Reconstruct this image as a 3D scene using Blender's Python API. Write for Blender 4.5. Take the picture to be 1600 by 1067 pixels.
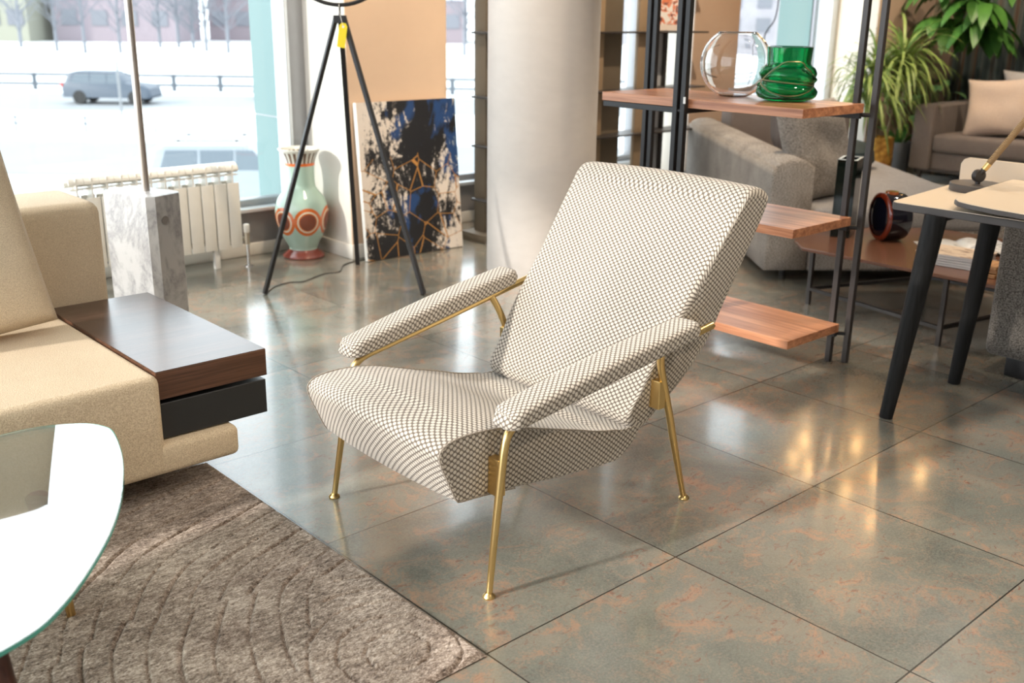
import bpy, bmesh, math, random
import numpy as np
from mathutils import Vector, Matrix
random.seed(7)
rng = np.random.default_rng(7)
PI = math.pi
S = bpy.context.scene
COL = S.collection
for o in list(bpy.data.objects):
    bpy.data.objects.remove(o)

# ------------------------------------------------------------------ camera, sky, sun, exposure
CAM = Vector((-2.0821, -1.5984, 1.4552)); YAW = math.radians(47.7806)
cd = bpy.data.cameras.new('camera'); cam = bpy.data.objects.new('camera', cd); COL.objects.link(cam)
cd.sensor_width = 36; cd.lens = 1613.8 / 1600 * 36; cd.clip_end = 600; cd.clip_start = 0.05
cam.matrix_world = (Matrix.Translation(CAM) @ Matrix.Rotation(YAW - PI / 2, 4, 'Z')
                    @ Matrix.Rotation(PI / 2 - math.radians(17.727), 4, 'X') @ Matrix.Rotation(math.radians(0.7515), 4, 'Z'))
cd.dof.use_dof = True; cd.dof.focus_distance = 3.0; cd.dof.aperture_fstop = 3.2
S.camera = cam
w = bpy.data.worlds.new('overcast_sky'); S.world = w; w.use_nodes = True
bg = w.node_tree.nodes['Background']; bg.inputs[0].default_value = (0.90, 0.95, 1.0, 1); bg.inputs[1].default_value = 2.8
sd = bpy.data.lights.new('sun', 'SUN'); sd.energy = 3.5; sd.angle = math.radians(3.5); sd.color = (1.0, 0.93, 0.84)
sun = bpy.data.objects.new('sun', sd); COL.objects.link(sun)
el = math.radians(26); sdir = Vector((0.975 * math.cos(el), -0.22 * math.cos(el), -math.sin(el)))
sun.rotation_euler = sdir.to_track_quat('-Z', 'Y').to_euler(); sun.location = (-8, 3, 6)
S.view_settings.view_transform = 'Standard'; S.view_settings.look = 'None'
S.view_settings.exposure = 0.38; S.view_settings.gamma = 1; S.view_settings.use_curve_mapping = False

# ------------------------------------------------------------------ helpers
def view(vx, vy, z=0.0):
    """metres to the right of and in front of the place where the photographer stands"""
    r = Vector((math.sin(YAW), -math.cos(YAW))); f = Vector((math.cos(YAW), math.sin(YAW)))
    p = Vector((CAM.x, CAM.y)) + r * vx + f * vy
    return Vector((p.x, p.y, z))

class NT:
    """small wrapper to write node materials"""
    def __init__(s, name):
        s.m = bpy.data.materials.new(name); s.m.use_nodes = True; s.t = s.m.node_tree
        s.b = s.t.nodes['Principled BSDF']; s.out = s.t.nodes['Material Output']
    def n(s, typ, **k):
        x = s.t.nodes.new(typ)
        for a, v in k.items(): setattr(x, a, v)
        return x
    def put(s, sock, v):
        if isinstance(v, bpy.types.NodeSocket): s.t.links.new(v, sock)
        else: sock.default_value = v
    def M(s, op, a, b=0.0, c=None, clamp=False):
        x = s.n('ShaderNodeMath', operation=op, use_clamp=clamp); s.put(x.inputs[0], a)
        if len(x.inputs) > 1: s.put(x.inputs[1], b)
        if c is not None: s.put(x.inputs[2], c)
        return x.outputs[0]
    def co(s, kind='Object'): return s.n('ShaderNodeTexCoord').outputs[kind]
    def mapped(s, v, scale=(1, 1, 1), loc=(0, 0, 0), rot=(0, 0, 0)):
        x = s.n('ShaderNodeMapping'); s.put(x.inputs[0], v); x.inputs[1].default_value = loc; x.inputs[2].default_value = rot; x.inputs[3].default_value = scale
        return x.outputs[0]
    def noise(s, v, scale, detail=4, rough=.55, dist=0):
        x = s.n('ShaderNodeTexNoise'); s.put(x.inputs['Vector'], v); x.inputs['Scale'].default_value = scale
        x.inputs['Detail'].default_value = detail; x.inputs['Roughness'].default_value = rough; x.inputs['Distortion'].default_value = dist
        return x.outputs[0]
    def ramp(s, f, stops, interp='LINEAR'):
        x = s.n('ShaderNodeValToRGB'); s.put(x.inputs[0], f); r = x.color_ramp; r.interpolation = interp
        while len(r.elements) < len(stops): r.elements.new(0.5)
        for e, (p, c) in zip(r.elements, stops):
            e.position = p; e.color = (c[0], c[1], c[2], 1) if hasattr(c, '__len__') else (c, c, c, 1)
        return x.outputs[0]
    def mix(s, f, a, b):
        x = s.n('ShaderNodeMix', data_type='RGBA'); s.put(x.inputs[0], f)
        for i, v in ((6, a), (7, b)):
            s.put(x.inputs[i], v if isinstance(v, bpy.types.NodeSocket) else (v[0], v[1], v[2], 1))
        return x.outputs[2]
    def sep(s, v):
        x = s.n('ShaderNodeSeparateXYZ'); s.put(x.inputs[0], v); return x.outputs
    def bump(s, h, strength=.3, dist=.01):
        x = s.n('ShaderNodeBump'); x.inputs['Strength'].default_value = strength; x.inputs['Distance'].default_value = dist
        s.put(x.inputs['Height'], h); s.put(s.b.inputs['Normal'], x.outputs[0])
    def set(s, **k):
        names = dict(color='Base Color', rough='Roughness', metal='Metallic', spec='Specular IOR Level', trans='Transmission Weight',
                     ior='IOR', coat='Coat Weight', coatr='Coat Roughness', sheen='Sheen Weight', sheenr='Sheen Roughness', emit='Emission Color', estr='Emission Strength', alpha='Alpha', sss='Subsurface Weight')
        for a, v in k.items():
            if isinstance(v, tuple) and len(v) == 3: v = (*v, 1)
            s.put(s.b.inputs[names[a]], v)
        return s

def plain(name, color, rough=.5, metal=0.0, var=.06, scale=18, bump=0, **k):
    t = NT(name); n = t.noise(t.co(), scale)
    t.set(color=t.mix(n, [c * (1 - var) for c in color], [min(1, c * (1 + var)) for c in color]), rough=rough, metal=metal, **k)
    if bump: t.bump(t.noise(t.co(), scale * 6), bump, .004)
    return t.m

def wood(name, c1, c2, axis=1, rough=.35, freq=26, spec=.5):
    t = NT(name); sc = [freq, freq, freq * 1.6]; sc[axis] = freq * .045
    v = t.mapped(t.co(), tuple(sc)); n = t.noise(v, 1.0, 6, .62, .25); n2 = t.noise(t.mapped(t.co(), tuple(x * 4 for x in sc)), 1.0, 3)
    f = t.M('ADD', t.M('MULTIPLY', n, .75), t.M('MULTIPLY', n2, .25))
    t.set(color=t.ramp(f, [(.34, c1), (.5, [(a + b) / 2 for a, b in zip(c1, c2)]), (.64, c2)]), rough=rough, spec=spec)
    t.bump(n2, .08, .002)
    return t.m

def cloth(name, dark, light, scale=260, stretch=(1, 1, 1), bump=.5, rough=.95, lo=.36, hi=.64, patch=.12, sheen=.15):
    t = NT(name); co = t.co(); v = t.mapped(co, stretch)
    n = t.noise(v, scale, 3, .7); big = t.noise(co, 5, 3)
    f = t.M('ADD', n, t.M('MULTIPLY', t.M('SUBTRACT', big, .5), patch * 2))
    t.set(color=t.ramp(f, [(lo, dark), (hi, light)]), rough=rough, spec=.15, sheen=sheen)
    t.bump(n, bump, .004)
    return t.m

def xf(parent, pts):
    if parent is None: return pts
    m = Matrix.Translation(parent.location) @ parent.rotation_euler.to_matrix().to_4x4()
    p = parent
    while p.parent:
        p = p.parent; m = Matrix.Translation(p.location) @ p.rotation_euler.to_matrix().to_4x4() @ m
    mi = m.inverted()
    return [mi @ Vector(v) for v in pts]

def obj(name, V, F, m, parent=None, local=False, smooth=True, uv=None, sharp=None):
    """one mesh object; V in world metres unless local"""
    if parent is not None and not local: V = xf(parent, V)
    me = bpy.data.meshes.new(name); me.from_pydata([tuple(v) for v in V], [], F); me.validate()
    if m is not None: me.materials.append(m)
    if uv is not None:
        l = me.uv_layers.new(name='UVMap'); k = 0
        for f in uv:
            for c in f: l.data[k].uv = c; k += 1
    if smooth:
        me.polygons.foreach_set('use_smooth', [True] * len(me.polygons))
        if sharp is not None:
            bm = bmesh.new(); bm.from_mesh(me)
            for e in bm.edges:
                if len(e.link_faces) == 2 and e.calc_face_angle(0) > math.radians(sharp): e.smooth = False
            bm.to_mesh(me); bm.free()
    o = bpy.data.objects.new(name, me); COL.objects.link(o)
    if parent is not None: o.parent = parent
    return o

def tag(o, label=None, cat=None, group=None, kind=None):
    for k, v in (('label', label), ('category', cat), ('group', group), ('kind', kind)):
        if v: o[k] = v
    return o
def thing(name, loc, label, cat, group=None, rz=0):
    o = bpy.data.objects.new(name, None); COL.objects.link(o); o.location = loc; o.rotation_euler = (0, 0, rz)
    o.empty_display_size = .1
    return tag(o, label, cat, group)
def copy_tree(o, parent=None):
    c = o.copy(); COL.objects.link(c); c.parent = parent
    for ch in list(o.children): copy_tree(ch, c)
    return c

class MB:
    """collects pieces that become ONE mesh"""
    def __init__(s): s.V = []; s.F = []
    def add(s, V, F):
        k = len(s.V); s.V += [Vector(v) for v in V]; s.F += [tuple(i + k for i in f) for f in F]; return s
    def bm(s, bm):
        bm.verts.index_update(); s.add([v.co.copy() for v in bm.verts], [tuple(v.index for v in f.verts) for f in bm.faces]); bm.free(); return s
    def box(s, x0, x1, y0, y1, z0, z1, bev=0, seg=2, M=None):
        bm = bmesh.new(); bmesh.ops.create_cube(bm, size=1)
        for v in bm.verts: v.co = Vector(((x0 + x1) / 2 + v.co.x * (x1 - x0), (y0 + y1) / 2 + v.co.y * (y1 - y0), (z0 + z1) / 2 + v.co.z * (z1 - z0)))
        if bev: bmesh.ops.bevel(bm, geom=list(bm.edges), offset=bev, segments=seg, profile=.5, affect='EDGES')
        if M is not None: bmesh.ops.transform(bm, matrix=M, verts=bm.verts)
        return s.bm(bm)
    def prism(s, poly, z0, z1, bev=0, seg=2, M=None):
        bm = bmesh.new(); n = len(poly)
        a = [bm.verts.new((p[0], p[1], z0)) for p in poly]; b = [bm.verts.new((p[0], p[1], z1)) for p in poly]
        bm.faces.new(a[::-1]); bm.faces.new(b)
        for i in range(n): bm.faces.new((a[i], a[(i + 1) % n], b[(i + 1) % n], b[i]))
        bmesh.ops.recalc_face_normals(bm, faces=bm.faces)
        if bev:
            es = [e for e in bm.edges if abs(e.verts[0].co.z - e.verts[1].co.z) < 1e-6]
            bmesh.ops.bevel(bm, geom=es, offset=bev, segments=seg, profile=.5, affect='EDGES')
        if M is not None: bmesh.ops.transform(bm, matrix=M, verts=bm.verts)
        return s.bm(bm)
    def tube(s, P, r, n=12, cap=True, flat=1.0):
        P = [Vector(p) for p in P]; R = r if hasattr(r, '__len__') else [r] * len(P)
        V = []; F = []; up = None
        for i, p in enumerate(P):
            d = (P[min(i + 1, len(P) - 1)] - P[max(i - 1, 0)]).normalized()
            if up is None:
                up = d.orthogonal().normalized()
            up = (up - d * up.dot(d)).normalized(); sd_ = d.cross(up)
            for k in range(n):
                a = 2 * PI * k / n; V.append(p + (up * math.cos(a) + sd_ * math.sin(a) * flat) * R[i])
        for i in range(len(P) - 1):
            for k in range(n):
                F.append((i * n + k, i * n + (k + 1) % n, (i + 1) * n + (k + 1) % n, (i + 1) * n + k))
        if cap:
            F.append(tuple(range(n))[::-1]); F.append(tuple((len(P) - 1) * n + k for k in range(n)))
        return s.add(V, F)
    def lathe(s, prof, c=(0, 0, 0), n=48, M=None, cap=True):
        V = []; F = []
        for r, z in prof:
            for k in range(n):
                a = 2 * PI * k / n; v = Vector((r * math.cos(a), r * math.sin(a), z))
                if M is not None: v = M @ v
                V.append(v + Vector(c))
        for i in range(len(prof) - 1):
            for k in range(n): F.append((i * n + k, i * n + (k + 1) % n, (i + 1) * n + (k + 1) % n, (i + 1) * n + k))
        if cap:
            F.append(tuple(range(n))[::-1]); F.append(tuple((len(prof) - 1) * n + k for k in range(n)))
        return s.add(V, F)
    def beam(s, a, b, w, h, bev=.002):
        a = Vector(a); b = Vector(b); d = b - a; q = d.to_track_quat('Z', 'Y').to_matrix().to_4x4()
        return s.box(-w / 2, w / 2, -h / 2, h / 2, 0, d.length, bev, 1, Matrix.Translation(a) @ q)
    def make(s, name, m, parent=None, **k):
        k.setdefault('sharp', 35)
        return obj(name, s.V, s.F, m, parent, **k)

def spline(P, n=6, closed=False):
    P = [Vector(p) for p in P]; out = []; N = len(P); rngn = N if closed else N - 1
    for i in range(rngn):
        if closed: a, b, c, d = P[i - 1], P[i], P[(i + 1) % N], P[(i + 2) % N]
        else: a, b, c, d = P[max(i - 1, 0)], P[i], P[i + 1], P[min(i + 2, N - 1)]
        for k in range(n):
            t = k / n
            out.append(.5 * ((2 * b) + (c - a) * t + (2 * a - 5 * b + 4 * c - d) * t * t + (3 * b - a - 3 * c + d) * t ** 3))
    if not closed: out.append(P[-1])
    return out

def cushion(name, m, parent, w, h, d, M, n=26, pinch=.07, wob=.006, seed=1):
    """soft scatter cushion: w x h outline with a seam, d thick"""
    r = random.Random(seed); ph = [r.uniform(0, 6) for _ in range(4)]; V = []; F = []
    for side in (1, -1):
        k0 = len(V)
        for i in range(n + 1):
            for j in range(n + 1):
                u = -1 + 2 * i / n; v = -1 + 2 * j / n
                # pulled in along the edges so that the corners stick out
                x = u * (1 - pinch * (1 - v * v)) ; y = v * (1 - pinch * (1 - u * u))
                t = max(0, (1 - u ** 4)) ** .45 * max(0, (1 - v ** 4)) ** .45
                z = side * (d / 2) * t + wob * t * (math.sin(5 * u + ph[0]) + math.sin(6 * v + ph[1]) + math.sin(4 * (u + v) + ph[2]))
                V.append(M @ Vector((x * w / 2, y * h / 2, z)))
        for i in range(n):
            for j in range(n):
                a = k0 + i * (n + 1) + j; q = (a, a + 1, a + n + 2, a + n + 1)
                F.append(q if side < 0 else q[::-1])
    bm = bmesh.new(); vs = [bm.verts.new(v) for v in V]
    for f in F: bm.faces.new([vs[i] for i in f])
    bmesh.ops.remove_doubles(bm, verts=bm.verts, dist=1e-4); bmesh.ops.recalc_face_normals(bm, faces=bm.faces)
    mb = MB().bm(bm)
    return mb.make(name, m, parent, sharp=None)

def soft_box(mb, x0, x1, y0, y1, z0, z1, r=.04, M=None):
    return mb.box(x0, x1, y0, y1, z0, z1, r, 4, M)

def RZ(a): return Matrix.Rotation(a, 4, 'Z')
def T(*v): return Matrix.Translation(Vector(v))

# ------------------------------------------------------------------ materials
brass = NT('brushed_brass').set(color=(.78, .56, .24), metal=1.0, rough=.28).m
black_metal = plain('black_metal', (.022, .021, .022), .42, .3)
dark_metal = plain('bronze_grey_metal', (.075, .068, .066), .4, .6)
chrome = NT('chrome').set(color=(.75, .75, .74), metal=1.0, rough=.18).m
white_paint = plain('white_paint', (.80, .78, .74), .5, bump=.05)
radiator_white = plain('radiator_enamel', (.83, .80, .73), .3)
alu = plain('grey_window_metal', (.30, .31, .33), .4, .4)
alu_light = plain('light_window_metal', (.62, .66, .70), .35, .4)
sill_grey = plain('grey_sill_panel', (.22, .21, .21), .4)
walnut = wood('walnut', (.27, .095, .045), (.66, .315, .17), 1, .33)
wenge = wood('dark_walnut_top', (.035, .018, .013), (.105, .055, .038), 0, .22, 40, .8)
wenge_edge = wood('dark_walnut_edge', (.045, .020, .012), (.16, .072, .040), 0, .35, 34)
ash_black = wood('black_stained_ash', (.006, .006, .006), (.018, .018, .019), 2, .5, 60, .2)
beige_cloth = cloth('beige_boucle', (.56, .42, .27), (.86, .72, .52), 300, bump=.5, patch=.05)
beige_linen = cloth('beige_linen', (.56, .44, .30), (.86, .73, .54), 420, bump=.5, patch=.06)
grey_tweed = cloth('grey_tweed', (.085, .072, .063), (.50, .45, .40), 130, (1, 1, 2.2), .5, patch=.10)
dark_tweed = cloth('dark_tweed', (.035, .031, .027), (.28, .25, .22), 150, (1, 1, 1.4), .6, patch=.05)
taupe_wool = cloth('taupe_wool', (.13, .105, .095), (.235, .195, .175), 260, patch=.06)
light_grey_wool = cloth('light_grey_wool', (.24, .225, .22), (.46, .44, .43), 220, patch=.06)
sand_linen = cloth('sand_linen', (.50, .39, .32), (.66, .53, .44), 200, patch=.08, bump=.25)
desk_beige = plain('beige_linoleum', (.80, .67, .52), .42, var=.02)
desk_dark = plain('bronze_edge', (.085, .075, .072), .45)
magazine_white = plain('magazine_paper', (.80, .77, .73), .5)
soil = plain('soil', (.05, .035, .02), .9)

def upholstery():
    t = NT('dotted_jacquard'); uv = t.co('UV'); x, y, _ = t.sep(uv)
    U, Vv = .0203, .0160
    def grid(off):
        a = t.M('MULTIPLY', t.M('SUBTRACT', t.M('FRACT', t.M('ADD', t.M('DIVIDE', x, U), off)), .5), U / .0059)
        b = t.M('MULTIPLY', t.M('SUBTRACT', t.M('FRACT', t.M('ADD', t.M('DIVIDE', y, Vv), off)), .5), Vv / .0054)
        return t.M('SQRT', t.M('ADD', t.M('MULTIPLY', a, a), t.M('MULTIPLY', b, b)))
    d = t.M('MINIMUM', grid(0.0), grid(0.5))
    mask = t.M('SUBTRACT', 1.0, t.M('SMOOTH_MIN', t.M('MAXIMUM', t.M('MULTIPLY', t.M('SUBTRACT', d, .72), 2.6), 0.0), 1.0, .05), clamp=True)
    fine = t.noise(t.mapped(uv, (1, 1, 1)), 900, 2)
    big = t.noise(t.co(), 7, 3)
    dot = t.mix(fine, (.50, .45, .385), (.68, .62, .54)); gap = t.mix(big, (.125, .102, .079), (.175, .145, .117))
    t.set(color=t.mix(mask, gap, dot), rough=.75, spec=.3, sheen=.25)
    h = t.M('ADD', t.M('MULTIPLY', mask, 1.0), t.M('MULTIPLY', fine, .12)); t.bump(h, .55, .0035)
    return t.m
jacquard = upholstery()

def floor_material():
    t = NT('patinated_stone_tile'); co = t.co(); x, y, _ = t.sep(co); T_ = .7
    def joint(c):
        f = t.M('FRACT', t.M('DIVIDE', c, T_)); return t.M('MINIMUM', f, t.M('SUBTRACT', 1.0, f))
    j = t.M('MINIMUM', joint(x), joint(y))
    line = t.M('LESS_THAN', j, .0032)
    cx = t.M('FLOOR', t.M('DIVIDE', x, T_)); cy = t.M('FLOOR', t.M('DIVIDE', y, T_))
    comb = t.n('ShaderNodeCombineXYZ'); t.put(comb.inputs[0], cx); t.put(comb.inputs[1], cy)
    wn = t.n('ShaderNodeTexWhiteNoise'); t.put(wn.inputs[0], comb.outputs[0])
    vadd = t.n('ShaderNodeVectorMath', operation='MULTIPLY_ADD'); t.put(vadd.inputs[0], wn.outputs[1]); vadd.inputs[1].default_value = (7, 7, 7); t.put(vadd.inputs[2], co)
    v = vadd.outputs[0]
    a = t.noise(v, 2.6, 5, .6, .6); b = t.noise(v, 8, 9, .80, 1.3); c = t.noise(v, 150, 4, .8); e = t.noise(t.mapped(v, (1, 1.7, 1)), 19, 8, .8, 1.5)
    base = t.ramp(a, [(.33, (.110, .119, .104)), (.5, (.175, .178, .150)), (.66, (.245, .218, .174))])
    base = t.mix(t.M('MULTIPLY', t.M('SUBTRACT', c, .38), 1.3, clamp=True), base, (.33, .33, .29))
    rust = t.ramp(t.M('ADD', t.M('MULTIPLY', b, .75), t.M('MULTIPLY', c, .25)), [(.505, 0.0), (.575, .85)])
    area = t.ramp(a, [(.38, .25), (.58, 1.0)])
    col = t.mix(t.M('MULTIPLY', rust, area), base, (.37, .225, .15))
    col = t.mix(t.M('MULTIPLY', t.ramp(e, [(.555, 0.0), (.62, .8)]), area), col, (.20, .085, .055))
    per = t.M('MULTIPLY_ADD', wn.outputs[0], .16, .92)
    mul = t.n('ShaderNodeMix', data_type='RGBA', blend_type='MULTIPLY'); mul.inputs[0].default_value = 1; t.put(mul.inputs[6], col)
    cc = t.n('ShaderNodeCombineColor'); [t.put(cc.inputs[i], per) for i in range(3)]; t.put(mul.inputs[7], cc.outputs[0])
    t.set(color=t.mix(line, mul.outputs[2], (.03, .028, .025)),
          rough=t.M('MULTIPLY_ADD', b, .24, .07), spec=.9, coat=.6, coatr=.10)
    h = t.M('SUBTRACT', t.M('ADD', t.M('MULTIPLY', a, .35), t.M('MULTIPLY', b, .25)), t.M('MULTIPLY', line, .5)); h = t.M('ADD', h, t.M('MULTIPLY', c, .05)); h = t.M('ADD', h, t.M('MULTIPLY', t.noise(co, 28, 5, .7), .12))
    t.bump(h, .22, .01)
    return t.m

def marble_material():
    t = NT('white_marble'); co = t.co(); v = t.noise(t.mapped(co, (1, 1, .6), rot=(.5, .3, 0)), 5, 8, .72, .5); w_ = t.noise(co, 30, 6, .75)
    vein = t.M('ABSOLUTE', t.M('SUBTRACT', v, .5)); f = t.M('ADD', t.M('MULTIPLY', vein, 5), t.M('MULTIPLY', w_, .35))
    t.set(color=t.ramp(f, [(.08, (.15, .15, .16)), (.24, (.33, .325, .325)), (.55, (.44, .435, .43))]), rough=.28); return t.m

def plaster(name, c, var=.08, rough=.75):
    t = NT(name); co = t.co(); a = t.noise(co, 2.2, 5, .6, .8); b = t.noise(t.mapped(co, (1, 1, 3)), 9, 5)
    f = t.M('ADD', t.M('MULTIPLY', a, .7), t.M('MULTIPLY', b, .3))
    t.set(color=t.ramp(f, [(.3, [x * (1 - var) for x in c]), (.7, [min(1, x * (1 + var)) for x in c])]), rough=rough, spec=.25); t.bump(b, .08, .01); return t.m

def glass_pane(name, tint=(1, 1, 1), refl=.07):
    t = NT(name); tr = t.n('ShaderNodeBsdfTransparent'); tr.inputs[0].default_value = (*tint, 1); gl = t.n('ShaderNodeBsdfGlossy'); gl.inputs['Roughness'].default_value = .01
    fr = t.n('ShaderNodeFresnel'); fr.inputs[0].default_value = 1.45; geo = t.n('ShaderNodeNewGeometry'); mx = t.n('ShaderNodeMixShader')
    t.put(mx.inputs[0], t.M('MULTIPLY', fr.outputs[0], t.M('SUBTRACT', 1.0, geo.outputs['Backfacing']))); t.put(mx.inputs[1], tr.outputs[0]); t.put(mx.inputs[2], gl.outputs[0])
    t.put(t.out.inputs[0], mx.outputs[0]); return t.m

def glass(name, color, ior=1.45, rough=0.0):
    return NT(name).set(color=color, trans=1.0, rough=rough, ior=ior).m

def emission(name, c, s):
    t = NT(name); e = t.n('ShaderNodeEmission'); e.inputs[0].default_value = (*c, 1); e.inputs[1].default_value = s; t.put(t.out.inputs[0], e.outputs[0]); return t.m

# ------------------------------------------------------------------ the room
def struct(mb, name, m, **k):
    o = mb.make(name, m, **k); o['kind'] = 'structure'; return o
cream_wall = plaster('cream_wall_paint', (.74, .70, .64), .03)
peach_wall = plaster('peach_wall_paint', (.72, .53, .38), .03)
dusty_wall = plaster('dusty_pink_wall_paint', (.50, .37, .285), .04)
col_mat = plaster('polished_concrete_plaster', (.60, .565, .535), .07, .6)
struct(MB().box(-5, 9.6, -5, 4.3, -.12, 0), 'floor', floor_material())
struct(MB().box(-4.2, 9.6, -5, 4.5, 3.35, 3.5), 'ceiling', plaster('ceiling_paint', (.62, .60, .57), .03))
# window wall: low wall, sills, frames
struct(MB().box(-5, 1.34, 4.12, 4.32, 0, .27).box(1.34, 9.6, 4.12, 4.32, 0, .27), 'wall_back', sill_grey)
struct(MB().box(-5, 9.6, 4.10, 4.35, 3.05, 3.35), 'wall_lintel', cream_wall)
struct(MB().box(-5, 1.22, 4.07, 4.34, .27, .295, .004).box(2.1, 4.48, 4.07, 4.34, .27, .295, .004).box(5.1, 7.2, 4.07, 4.34, .27, .295, .004), 'trim_1', alu_light)
struct(MB().box(-5, 1.335, 4.095, 4.125, 0, .075, .008), 'baseboard_back', cream_wall)
struct(MB().box(2.08, 9.0, 4.095, 4.125, 0, .075, .008), 'baseboard_back_right', cream_wall)
pane = glass_pane('window_glass', (.97, 1.0, 1.0))
def window(name, x0, x1, mulls=()):
    f = MB()
    for a, b in ((x0, x0 + .06), (x1 - .06, x1), *[(m_ - .03, m_ + .03) for m_ in mulls]): f.box(a, b, 4.15, 4.24, .295, 3.05, .004)
    f.box(x0, x1, 4.15, 4.24, .295, .335, .004).box(x0, x1, 4.15, 4.24, 3.0, 3.05, .004)
    fr = struct(f, name, alu)
    g = MB().box(x0 + .03, x1 - .03, 4.190, 4.198, .32, 3.02).make('pane', pane, fr)
    return fr
window('window_1', -5, 1.30, (-1.9,))
window('window_2', 2.1, 4.5)
window('window_3', 5.08, 7.2)
struct(MB().box(1.215, 1.34, 4.08, 4.2, .27, 3.05, .006), 'trim_2', alu)
struct(MB().box(1.195, 1.222, 4.06, 4.2, .27, 3.05, .004), 'trim_3', alu_light)
struct(MB().box(7.12, 7.26, 4.05, 4.2, .27, 3.05, .006), 'trim_4', alu_light)
# pilasters: cream side, peach front
def pilaster(nm, x0, x1, front, bx=None):
    struct(MB().box(x0, x1, 3.632, 4.3, 0, 3.35), 'wall_' + nm, cream_wall)
    struct(MB().box(x0, x1, 3.62, 3.632, 0, 3.35), 'wall_' + nm + '_front', front)
    struct(MB().box(x0 - .014, x1 + .014, 3.604, 3.622, 0, .09, .006).box(x0 - .014, x0, 3.61, 4.1, 0, .09, .006), 'baseboard_' + nm, cream_wall)
pilaster('pilaster_left', 1.335, 2.07, peach_wall)
pilaster('pilaster_middle', 4.5, 5.07, dusty_wall)
pilaster('pilaster_right', 7.22, 8.9, dusty_wall)
struct(MB().box(9.4, 9.6, -5, 4.3, 0, 3.35), 'wall_right', dusty_wall)
struct(MB().box(-4.95, 9.4, -5.15, -5, 0, 3.35), 'wall_front', cream_wall)
struct(MB().box(-5, -4.8, -5, -1.6, 0, 3.35).box(-5, -4.8, -1.6, 4.1, 0, .27), 'wall_left', cream_wall)
struct(MB().box(-4.95, -4.88, -1.6, -1.54, .27, 3.35).box(-4.95, -4.88, 1.5, 1.56, .27, 3.35), 'window_4', alu)
struct(MB().lathe([(.312, 0), (.312, 1.6), (.312, 3.35)], (2.06, 2.735, 0), 96), 'column', col_mat)
# teal glass fin of the facade outside the left window
def facade(nm, x, y1, lab):
    t = thing(nm, (x, 4.5, .2), lab, 'glass panel')
    for a_, b_ in ((-.9, .24), (.25, .80), (.81, 1.93), (1.94, 3.6)): MB().box(x, x + .022, 4.25, y1, a_, b_).make('glass_panel', fin_m, t)
    MB().box(x + .004, x + .018, 4.25, y1, -.9, 3.6).make('core', alu, t)
fin_m = NT('teal_facade_glass').set(color=(.115, .185, .188), rough=.25, spec=.3).m
facade('facade_panel', 1.24, 4.56, 'teal glass facade panel standing outside the left window')
facade('facade_panel', 7.08, 4.62, 'teal glass facade panel standing outside the right window')

# ------------------------------------------------------------------ brass and jacquard armchair
CH = thing('armchair', (-.525, .563, 0), 'low lounge armchair in cream dotted fabric with thin brass frame', 'armchair', rz=math.radians(-90.99))

def loft(name, prof, xs, half, crown, m, parent, cap_bulge=.006):
    """closed side profile (y,z) swept across the width; half(y,z)->half width; crown(y,z,t)->(dy,dz)"""
    n = len(prof); V = []; F = []; uv = []; arc = [0]
    for i in range(n): arc.append(arc[-1] + (Vector(prof[(i + 1) % n]) - Vector(prof[i])).length)
    cen = Vector((sum(p[0] for p in prof) / n, sum(p[1] for p in prof) / n))
    for t, ins in xs:
        for p in prof:
            q = Vector(p); dy, dz = crown(p[0], p[1], t); d = (cen - q); d = d / max(d.length, 1e-6)
            q = q + d * ins
            V.append(Vector((t * half(p[0], p[1]), q.x + dy, q.y + dz)))
    for i in range(len(xs) - 1):
        for k in range(n):
            k2 = (k + 1) % n
            F.append((i * n + k, (i + 1) * n + k, (i + 1) * n + k2, i * n + k2))
            h0 = half(*prof[k]); h1 = half(*prof[k2])
            uv.append([(xs[i][0] * h0, arc[k]), (xs[i + 1][0] * h0, arc[k]), (xs[i + 1][0] * h1, arc[k + 1]), (xs[i][0] * h1, arc[k + 1])])
    for side in (0, 1):          # side panels: separate vertices so that the seam stays crisp
        base = 0 if side == 0 else (len(xs) - 1) * n; sg = -1 if side == 0 else 1
        rings = [1.0, .93, .75, .4]
        ks = []
        for ri, rr in enumerate(rings):
            k0 = len(V); ks.append(k0)
            for k in range(n):
                v = V[base + k]; c = Vector((v.x, cen.x, cen.y)); q = c + (v - c) * rr; q.x = v.x * rr + sg * half(*cen) * (1 - rr) if rr < 1 else v.x
                q.x += sg * cap_bulge * (1 - rr ** 2); V.append(q)
        V.append(Vector((sg * (half(*cen) + cap_bulge), cen.x, cen.y))); kc = len(V) - 1
        for a in range(len(rings) - 1):
            for k in range(n):
                k2 = (k + 1) % n; f = (ks[a] + k, ks[a] + k2, ks[a + 1] + k2, ks[a + 1] + k)
                if side == 0: f = f[::-1]
                F.append(f[::-1] if False else f); uv.append([(V[i].y + .003, V[i].z) for i in f])
        for k in range(n):
            f = (ks[-1] + k, ks[-1] + (k + 1) % n, kc)
            if side == 0: f = f[::-1]
            F.append(f); uv.append([(V[i].y + .003, V[i].z) for i in f])
    return obj(name, V, F, m, parent, local=True, uv=uv)

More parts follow.
